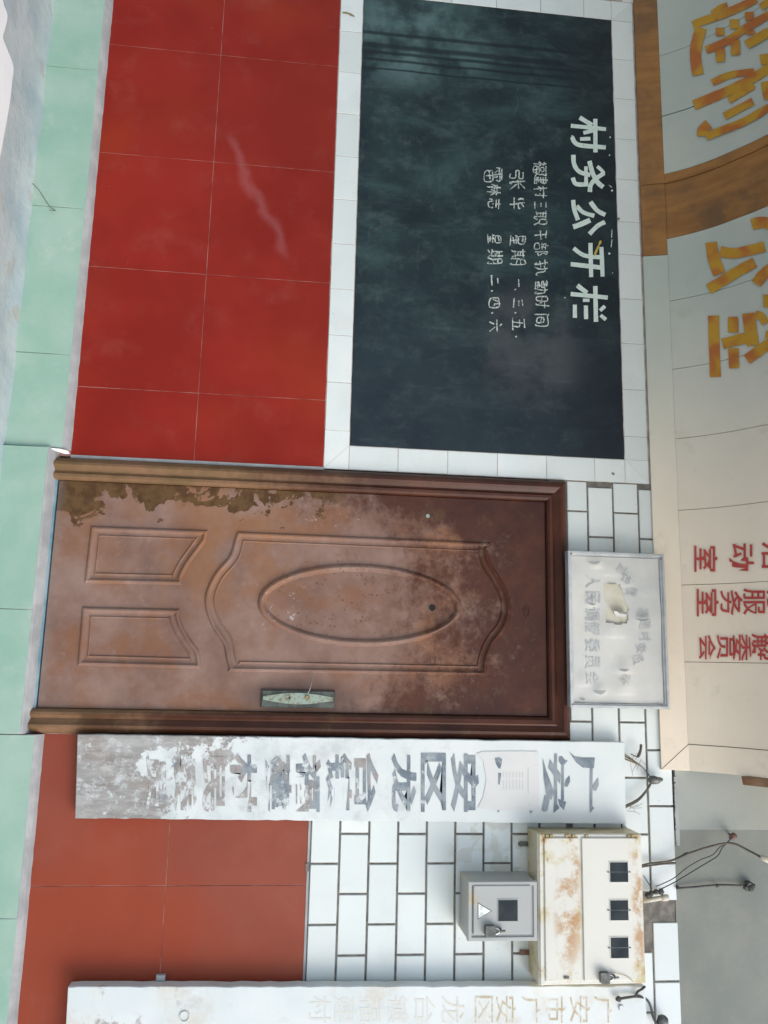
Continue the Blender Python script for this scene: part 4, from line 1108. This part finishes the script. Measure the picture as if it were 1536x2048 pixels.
# pasted slip over the second place-name
a = PX(966, 1502, -.047); b = PX(1078, 1620, -.047)
bm = bmesh.new(); bw = smap(900, 1470, 4.518, -.0480)
flat_poly(bm, [(290,150),(560,146),(795,148),(800,420),(806,675),(430,680),(250,660),(300,560),(330,400),(300,240),(240,170)], bw, .0)
for v_ in bm.verts: pass
slip = mesh_obj('pasted_slip', bm, M['paper_strip'], s1)
bm = bmesh.new()
for k in range(7):
    x = 478+k*29
    for seg in ((335, 385), (405, 485)):
        y_ = seg[0]
        while y_ < seg[1]:
            flat_poly(bm, [(x, y_), (x+8, y_), (x+8, y_+9), (x, y_+9)], bw, .0006); y_ += 13
flat_poly(bm, [(702,290),(710,290),(710,530),(702,530)], bw, .0006)
mesh_obj('small_print', bm, M['print'], slip)
for pl in ([(405,210),(440,200),(470,215),(465,260),(455,305),(435,300),(415,260)], [(436,340),(464,345),(448,450),(434,445)]):
    bm = bmesh.new(); flat_poly(bm, pl, bw, .0008); mesh_obj('torn_gap', bm, M['ink'], slip)

s2, q2 = board('tall white name board at the far right, faded tan characters and brown stains', [(136, 1973), (1290, 1971), (1300, 2150), (126, 2150)], -.062, .05, M['sign_white'], .004)
col_glyphs([('广',1206,36),('安',1160,40),('市',1112,40),('广',1062,38),('安',1012,40),('区',968,36),('龙',906,46),('台',850,42),('镇',796,40),('福',742,44),('建',690,44),('村',640,44)], 1992, 2046, -.0626, M['tan'], s2, .0)
p = PX(369, 2033, -.063); bm = bmesh.new(); ringmesh(bm, (p.x, p.z), .014, .0175, -.066, -.060, 20); disc(bm, (p.x, p.z), .0135, -.0632, -.060, 20); mesh_obj('bolt_head', bm, M['sign_white'], s2)
p = PX(1242, 2015, -.063); bm = bmesh.new(); disc(bm, (p.x, p.z), .012, -.068, -.060, 16, .008); mesh_obj('bolt_head', bm, M['alu'], s2)

# ---------------------------------------------------------------- meter boxes
mb = thing('meter_cabinet', 'large cream electricity meter cabinet with three windows and rust stains', 'meter box', (1.58, 0, 1.759))
bx0, bx1, bz0, bz1, bd = 1.335, 1.833, 1.759, 2.144, .128
bm = bmesh.new(); add_box(bm, bx0, bx1, -bd+.010, -.001, bz0, bz1, .0); body = mesh_obj('cabinet_body', bm, M['box_side'], mb)
bm = bmesh.new(); add_box(bm, bx0-.001, bx1+.001, -bd, -bd+.0095, bz0-.001, bz1+.001, .003); mesh_obj('front_rim', bm, M['box'], mb)
def at(u, v, y): p = PX(u, v, y); return p
# doors (lower, upper) with hinge gap on the left edge
yd = -bd-.007
zl0, zl1 = at(1090, 1800, yd).z, at(1160, 1800, yd).z
zu0, zu1 = at(1166, 1800, yd).z, at(1280, 1800, yd).z
xl = at(1180, 1676, yd).x; xr = at(1180, 1962, yd).x
bm = bmesh.new(); add_box(bm, xl, xr, yd, -bd-.0005, zl0, zl1, .002); lower = mesh_obj('lower_door', bm, M['box'], mb)
bm = bmesh.new(); add_box(bm, xl, xr, yd, -bd-.0005, zu0, zu1, .002); upper = mesh_obj('upper_door', bm, M['box'], mb)
for u in (1095, 1103, 1134, 1148, 1174, 1258, 1266):
    p = at(u, 1670.5, yd); bm = bmesh.new(); add_box(bm, xl-.012, xl-.001, yd+.001, -bd-.0005, p.z-.006, p.z+.006, .001); mesh_obj('hinge', bm, M['brass'], mb)
# drip lip along the bottom of the cabinet
bm = bmesh.new(); add_box(bm, bx0, bx1, -bd-.006, -bd-.0005, bz0+.004, zl0-.006, .002); mesh_obj('drip_lip', bm, M['box'], mb)
for v0, v1, u0, u1 in ((1723.5, 1764.5, 1218.5, 1257), (1799.5, 1841, 1219, 1257.5), (1874, 1916.5, 1220, 1258)):
    a = at(u0, v0, yd); b = at(u1, v1, yd)
    bm = bmesh.new(); add_box(bm, a.x, b.x, yd-.0006, yd+.002, a.z, b.z); wn = mesh_obj('window', bm, M['glass'], upper)
    bm = bmesh.new(); t_ = .0022
    sweep_xz(bm, [(a.x, a.z), (b.x, a.z), (b.x, b.z), (a.x, b.z)], [(-.001, 0), (-.001, .0018), (.0012, .0018), (.0012, 0)], yd-.0001, True)
    mesh_obj('window_frame', bm, M['box'], wn)
    bm = bmesh.new(); xm = (a.x+b.x)/2
    for zz, s_ in ((a.z, -1), (b.z, 1)):
        add_box(bm, xm-.0015, xm+.0015, yd-.003, yd, min(zz, zz+s_*.008), max(zz, zz+s_*.008))
    add_box(bm, xm-.0008, xm+.0008, yd-.0012, yd-.0007, a.z, b.z)
    mesh_obj('window_clip', bm, M['rubber'], wn)
p = at(1133, 1955, yd); bm = bmesh.new(); add_box(bm, p.x-.004, p.x+.003, yd-.004, yd+.001, p.z-.010, p.z+.008); mesh_obj('latch_slot', bm, M['rubber'], lower)
# mounting lugs on the underside
for u, v, mt in ((1048, 1688, 'rubber'), (1050, 1905, 'rustyknob')):
    p = PX(u, v, -.006); bm = bmesh.new(); add_box(bm, p.x-.008, p.x+.008, -.008, -.001, p.z-.016, bz0-.001, .001); disc(bm, (p.x, p.z-.012), .009, -.010, -.001, 10); mesh_obj('mounting_lug', bm, M[mt], mb)

sb = thing('small_meter_box', 'small grey meter box with warning triangle under the large cabinet', 'meter box', (1.583, 0, 1.504))
sx0, sx1, sz0, sz1, sdp = 1.490, 1.680, 1.503, 1.745, .150
bm = bmesh.new()
# body widens a little at its mouth
v8 = [(sx0-.0, 0, sz0), (sx1, 0, sz0), (sx1, 0, sz1), (sx0, 0, sz1)]
A = [bm.verts.new((x, -.001, z)) for x, _, z in v8]; B = [bm.verts.new((x, -sdp, z)) for x, _, z in v8]
bm.faces.new(A); bm.faces.new(B)
for i in range(4): j = (i+1) % 4; bm.faces.new([A[i], A[j], B[j], B[i]])
mesh_obj('box_body', bm, M['box_grey'], sb)
bm = bmesh.new(); sweep_xz(bm, [(sx0, sz0), (sx1, sz0), (sx1, sz1), (sx0, sz1)], [(-.002, -.02), (-.002, .004), (0, .006), (.010, .006), (.012, .003), (.012, 0)], -sdp, True)
mesh_obj('mouth_rim', bm, M['box_grey'], sb)
yd2 = -sdp-.010
a = PX(947, 1771, yd2); b = PX(1062, 1868, yd2)
bm = bmesh.new(); add_box(bm, a.x, b.x, yd2, -sdp-.0005, a.z, b.z, .0025); sdoor = mesh_obj('box_door', bm, M['box_grey'], sb)
a = PX(995.5, 1799, yd2); b = PX(1036, 1842.5, yd2)
bm = bmesh.new(); add_box(bm, a.x, b.x, yd2-.0006, yd2+.001, a.z, b.z); wn = mesh_obj('window', bm, M['glass'], sdoor)
bm = bmesh.new(); sweep_xz(bm, [(a.x, a.z), (b.x, a.z), (b.x, b.z), (a.x, b.z)], [(-.001, 0), (-.001, .0018), (.0012, .0018), (.0012, 0)], yd2-.0001, True); mesh_obj('window_frame', bm, M['box_grey'], wn)
tri = [PX(955.5, 1805, yd2), PX(955.5, 1839, yd2), PX(984, 1822, yd2)]
bm = bmesh.new(); add_prism(bm, [(p.x, p.z) for p in tri], yd2-.0008, yd2); mesh_obj('warning_border', bm, M['letter_black'], sdoor)
cc = Vector((sum(p.x for p in tri)/3, sum(p.z for p in tri)/3))
bm = bmesh.new(); add_prism(bm, [(cc.x+(p.x-cc.x)*.86, cc.y+(p.z-cc.y)*.86) for p in tri], yd2-.0014, yd2); stk = mesh_obj('warning_triangle', bm, M['sticker'], sdoor)
for ch, v0, v1 in (('有', 1810, 1820), ('电', 1825, 1835)):
    bm = bmesh.new(); add_glyph(bm, ch, lambda a_, b_, l, v0=v0, v1=v1: (lambda p: (p.x, yd2-.0018, p.z))(PX(959+8*b_, v0+(v1-v0)*a_, yd2)), 0, .0); mesh_obj('warning_character', bm, M['print'], stk)

def padlock(label, u, v, y, k=1.0):
    """u,v: centre of the body; the body hangs below (left in the photo) its shackle"""
    p = PX(u, v, y); t = thing('padlock', label, 'padlock', (p.x, y, p.z-.014*k), 'padlocks on the meter boxes')
    bm = bmesh.new()
    # rounded body
    pts = []
    for sx, sz in ((1, -1), (1, 1), (-1, 1), (-1, -1)):
        for q_ in range(4):
            ang = math.atan2(sz, sx)+(q_-1.5)*.35
            pts.append((p.x+sx*.012*k+.004*k*math.cos(ang), p.z+sz*.011*k+.004*k*math.sin(ang)))
    cx_, cz_ = p.x, p.z; pts.sort(key=lambda w_: math.atan2(w_[1]-cz_, w_[0]-cx_))
    add_prism(bm, pts, y-.009*k, y+.007*k)
    mesh_obj('lock_body', bm, M['rubber'], t)
    sh = []
    for q_ in range(9):
        an = math.pi*q_/8
        sh.append((p.x+.009*k*math.cos(an), y-.001, p.z+.013*k+.016*k*math.sin(an)))
    bm = bmesh.new(); add_tube(bm, sh, .0025*k, 7); mesh_obj('shackle', bm, M['steel'], t, smooth=True)
    bm = bmesh.new(); add_box(bm, p.x-.006*k, p.x+.006*k, y-.001, y+.010*k, p.z+.014*k, p.z+.036*k, .001); mesh_obj('hasp', bm, M['rubber'], t)
    bm = bmesh.new(); add_tube(bm, [(p.x+.001, y-.002, p.z+.030*k), (p.x-.001, y-.004, p.z+.046*k)], .0035*k, 6); mesh_obj('hasp_pin', bm, M['rubber'], t)
padlock('grey padlock on the door of the small meter box', 980, 1862, yd2-.012, 1.15)
padlock('dark padlock on the upper door of the large cabinet', 1209, 1955, yd-.012, 1.1)
bm = bmesh.new(); add_tube(bm, smooth_path([PX(1222, 1943, yd-.012), PX(1232, 1946, yd-.006), PX(1252, 1952, yd-.004), PX(1266, 1963, yd-.004)]), .0010, 5)
o = mesh_obj('seal_wire', bm, M['brass'], smooth=True); tag(o, 'thin seal wire running from the cabinet padlock to the cabinet edge', 'wire')

# ---------------------------------------------------------------- cables and bits
def cable(name, label, cat, pts, r, mat, extra=None, group=None):
    P_ = [PX(u, v, y) for u, v, y in pts]
    t = thing(name, label, cat, P_[0], group)
    bm = bmesh.new(); add_tube(bm, smooth_path(P_, 5), r, 8); mesh_obj('cable_run', bm, M[mat], t, smooth=True)
    return t
t = cable('power_cable', 'grey brown cable arching from the cabinet top over the plaster', 'cable', [(1282,1732,-.03),(1300,1727,-.02),(1340,1722,-.02),(1372,1709,-.03),(1410,1696,-.04),(1448,1687,-.05),(1470,1688,-.06),(1495,1700,-.08),(1525,1716,-.11),(1560,1738,-.14)], .0040, 'wire')
bm = bmesh.new(); a = PX(1521, 1713, -.105); b = PX(1538, 1722, -.12); add_tube(bm, [a, a.lerp(b, .15), b], [.007, .011, .010], 12); mesh_obj('cream_sleeve', bm, M['pipe'], t, smooth=True)
bm = bmesh.new(); a = PX(1365, 1711.5, -.026); b = PX(1377, 1706, -.030); add_tube(bm, [a, a.lerp(b, .5), b], [.004, .0062, .004], 8); mesh_obj('tape_wrap', bm, M['wire_dark'], t, smooth=True)
bm = bmesh.new(); add_tube(bm, smooth_path([PX(1284, 1734, -.03), PX(1310, 1730, -.015), PX(1335, 1727, -.012), PX(1352, 1726, -.01)]), .003, 7); mesh_obj('cable_branch', bm, M['wire'], t, smooth=True)
cable('thin_wire', 'upper of two thin bluish wires rising to the brown insulator', 'wire', [(1312,1773,-.03),(1345,1758,-.03),(1372,1737,-.03),(1400,1720,-.035),(1425,1710,-.04),(1440,1694,-.045),(1455,1684,-.045),(1465,1675,-.04)], .0019, 'wire_dark', group='pair of thin wires rising to the insulator')
cable('thin_wire', 'lower of two thin dark wires rising to the brown insulator', 'wire', [(1322,1778,-.03),(1350,1764,-.03),(1390,1740,-.03),(1420,1722,-.035),(1436,1711,-.04),(1444,1696,-.045),(1452,1688,-.045),(1460,1680,-.04)], .0022, 'wire_dark', group='pair of thin wires rising to the insulator')
def lump(name, u, v, y, rx, ry, rz, mat, label, cat, parent=None, seed=1, jag=.18):
    rr = random.Random(seed); bm = bmesh.new(); bmesh.ops.create_icosphere(bm, subdivisions=2, radius=1)
    p = PX(u, v, y)
    for w_ in bm.verts:
        k = 1+rr.uniform(-jag, jag); w_.co = Vector((p.x+w_.co.x*rx*k, y+w_.co.y*ry*k, p.z+w_.co.z*rz*k))
    o = mesh_obj(name, bm, M[mat], parent, smooth=True)
    if parent is None: tag(o, label, cat)
    return o
# insulator: a lathe-like cup on a stem
p = PX(1467, 1672, -.03)
t = thing('wire_insulator', 'small reddish brown insulator knob on the grey plaster', 'insulator', (p.x, .0, p.z))
bm = bmesh.new(); d_ = (PX(1452, 1680, -.03)-p).normalized()
add_tube(bm, [p-d_*.010, p-d_*.004, p+d_*.006, p+d_*.012, p+d_*.020], [.008, .0125, .011, .0085, .003], 12); mesh_obj('insulator_knob', bm, M['rustyknob'], t, smooth=True)
bm = bmesh.new(); add_tube(bm, [(p.x, .001, p.z), (p.x, -.022, p.z)], .004, 8); mesh_obj('fixing_pin', bm, M['wire_dark'], t)
t = cable('old_cable_stub', 'short dark twisted cable ending in a ragged clot on the plaster', 'cable', [(1352,1777,-.006),(1362,1776,-.010),(1390,1774,-.012),(1420,1771,-.013),(1450,1770,-.013),(1478,1771,-.014),(1490,1771,-.016)], .0036, 'wire_dark')
for k, (u, v) in enumerate([(1496,1767),(1500,1776),(1492,1775),(1504,1771)]):
    lump('tar_clot', u, v, -.016, .011, .010, .011, 'wire_dark', None, None, t, 5+k, .3)
p = PX(1435, 1771, -.013); bm = bmesh.new(); add_tube(bm, [p-Vector((0, 0, .004)), p+Vector((0, 0, .004))], .0065, 10); mesh_obj('cable_clip', bm, M['wire'], t)
lump('cable_knot', 1355, 1774, -.006, .006, .006, .007, 'wire_dark', None, None, t, 9, .2)
# conduit above the cabinet
t = thing('conduit_pipe', 'short cream conduit with wires taped to it above the cabinet', 'pipe', PX(1290, 1802, -.03))
a, b, c_ = PX(1286, 1802, -.03), PX(1322, 1796, -.03), PX(1336, 1795, -.03)
bm = bmesh.new(); add_tube(bm, [a, b], .0085, 12); mesh_obj('conduit', bm, M['pipe'], t, smooth=True)
bm = bmesh.new(); add_tube(bm, [b, b.lerp(c_, .3), c_, c_+(c_-b)*.05], [.009, .0125, .0115, .006], 12); mesh_obj('conduit_end', bm, M['pipe'], t, smooth=True)
for k, (u, v) in enumerate([(1303,1786),(1313,1784),(1322,1783),(1296,1790)]):
    lump('tape_lump', u, v, -.032, .010, .009, .012, 'wire_dark', None, None, t, 20+k, .2)
bm = bmesh.new(); add_tube(bm, smooth_path([PX(1287, 1751, -.012), PX(1294, 1762, -.02), PX(1304, 1778, -.03)]), .0016, 6); mesh_obj('loose_wire', bm, M['wire_dark'], t, smooth=True)
# straw and old cable behind the first name board
t = thing('cable_junction', 'dark cable knob with straw and cobwebbed cables above the peeling name board', 'cable', PX(1308, 1560, -.02))
lump('cable_knob', 1308, 1560, -.028, .016, .018, .026, 'rubber', None, None, t, 31, .12)
lump('cable_knob', 1320, 1559, -.024, .009, .010, .012, 'rubber', None, None, t, 33, .12)
for k in range(7):
    o_ = R.uniform(-4, 4)
    bm = bmesh.new(); add_tube(bm, smooth_path([PX(1300+o_*.3, 1553+o_*.5, -.022), PX(1285+o_, 1535+o_, -.024), PX(1268+o_*1.5, 1522+o_*1.8, -.030), PX(1248, 1510+o_*2.5, -.035)]), R.uniform(.0012, .0026), 6); mesh_obj('straw', bm, M['straw' if k % 2 else 'wire'], t, smooth=True)
for k in range(8):
    a0 = Vector((R.uniform(1252, 1285), R.uniform(1505, 1535))); dr_ = Vector((R.uniform(-14, 12), R.uniform(8, 26)))
    bm = bmesh.new(); add_tube(bm, [PX(a0.x, a0.y, -.034), PX(a0.x+dr_.x*.5, a0.y+dr_.y*.5, -.038), PX(a0.x+dr_.x, a0.y+dr_.y, -.026)], .0009, 5); mesh_obj('straw', bm, M['straw'], t)
bm = bmesh.new(); add_tube(bm, smooth_path([PX(1262, 1508, -.032), PX(1275, 1513, -.034), PX(1281, 1500, -.03), PX(1282, 1488, -.026)]), [.002]*6+[.006]*6+[.005]*6+[.001], 7); mesh_obj('dry_leaf', bm, M['wire'], t, smooth=True)
for o_ in (0, 3, -2):
    bm = bmesh.new(); add_tube(bm, smooth_path([PX(1302, 1566+o_, -.022), PX(1292, 1582+o_, -.026), PX(1275, 1600+o_, -.032), PX(1248, 1614+o_, -.034)]), .0034 if o_ == 0 else .002, 7); mesh_obj('old_cable', bm, M['wire'], t, smooth=True)
for k in range(7):
    a0 = Vector((R.uniform(1252, 1262), R.uniform(1606, 1622))); dr_ = Vector((R.uniform(8, 26), R.uniform(-10, 14)))
    bm = bmesh.new(); add_tube(bm, [PX(a0.x, a0.y, -.03), PX(a0.x+dr_.x*.6, a0.y+dr_.y*.3, -.036), PX(a0.x+dr_.x, a0.y+dr_.y, -.02)], .0009, 5); mesh_obj('straw', bm, M['straw'], t)
# cable at the lower right corner
t = cable('black_cable', 'black cable hooked over the top of the faded name board', 'cable', [(1236,1998,-.075),(1255,1995,-.078),(1275,1993,-.07),(1292,1998,-.05),(1301,2012,-.035),(1305,2030,-.03),(1312,2046,-.03),(1322,2062,-.03)], .0046, 'wire_dark')
bm = bmesh.new(); add_tube(bm, smooth_path([PX(1271, 1994, -.072), PX(1275, 1984, -.074), PX(1284, 1978, -.072), PX(1290, 1973, -.066)]), .0042, 7); mesh_obj('cable_branch', bm, M['wire_dark'], t, smooth=True)
lump('cable_end', 1237, 1998, -.078, .010, .008, .011, 'wire_dark', None, None, t, 41, .15)
lump('taped_joint', 1325, 2042, -.03, .022, .015, .022, 'rubber', None, None, t, 42, .15)
# bent twig of wire on the skirting and the little clip by the last board
bm = bmesh.new(); add_tube(bm, smooth_path([PX(60, 363, -.052), PX(76, 378, -.052), PX(92, 402, -.052), PX(100, 414, -.052), PX(111, 421, -.052), PX(98, 420, -.052)], 4), .0012, 5)
tag(mesh_obj('bent_wire', bm, M['wire'], smooth=True), 'thin bent wire hanging on the mint skirting', 'wire')
a, b = PX(312, 1951, -.02), PX(330, 1962, -.02)
bm = bmesh.new(); add_box(bm, a.x, b.x, -.020, -.001, a.z, b.z, .002)
tag(mesh_obj('wall_clip', bm, M['alu']), 'small grey metal clip on the red tile joint beside the last name board', 'clip')
bm = bmesh.new(); pts = [(p.x, p.z) for p in (PX(611, 1727), PX(619, 1724), PX(618, 1742), PX(612, 1744))]; add_prism(bm, pts, -.0025, .003); mesh_obj('chip_mark', bm, M['grout'], wall)
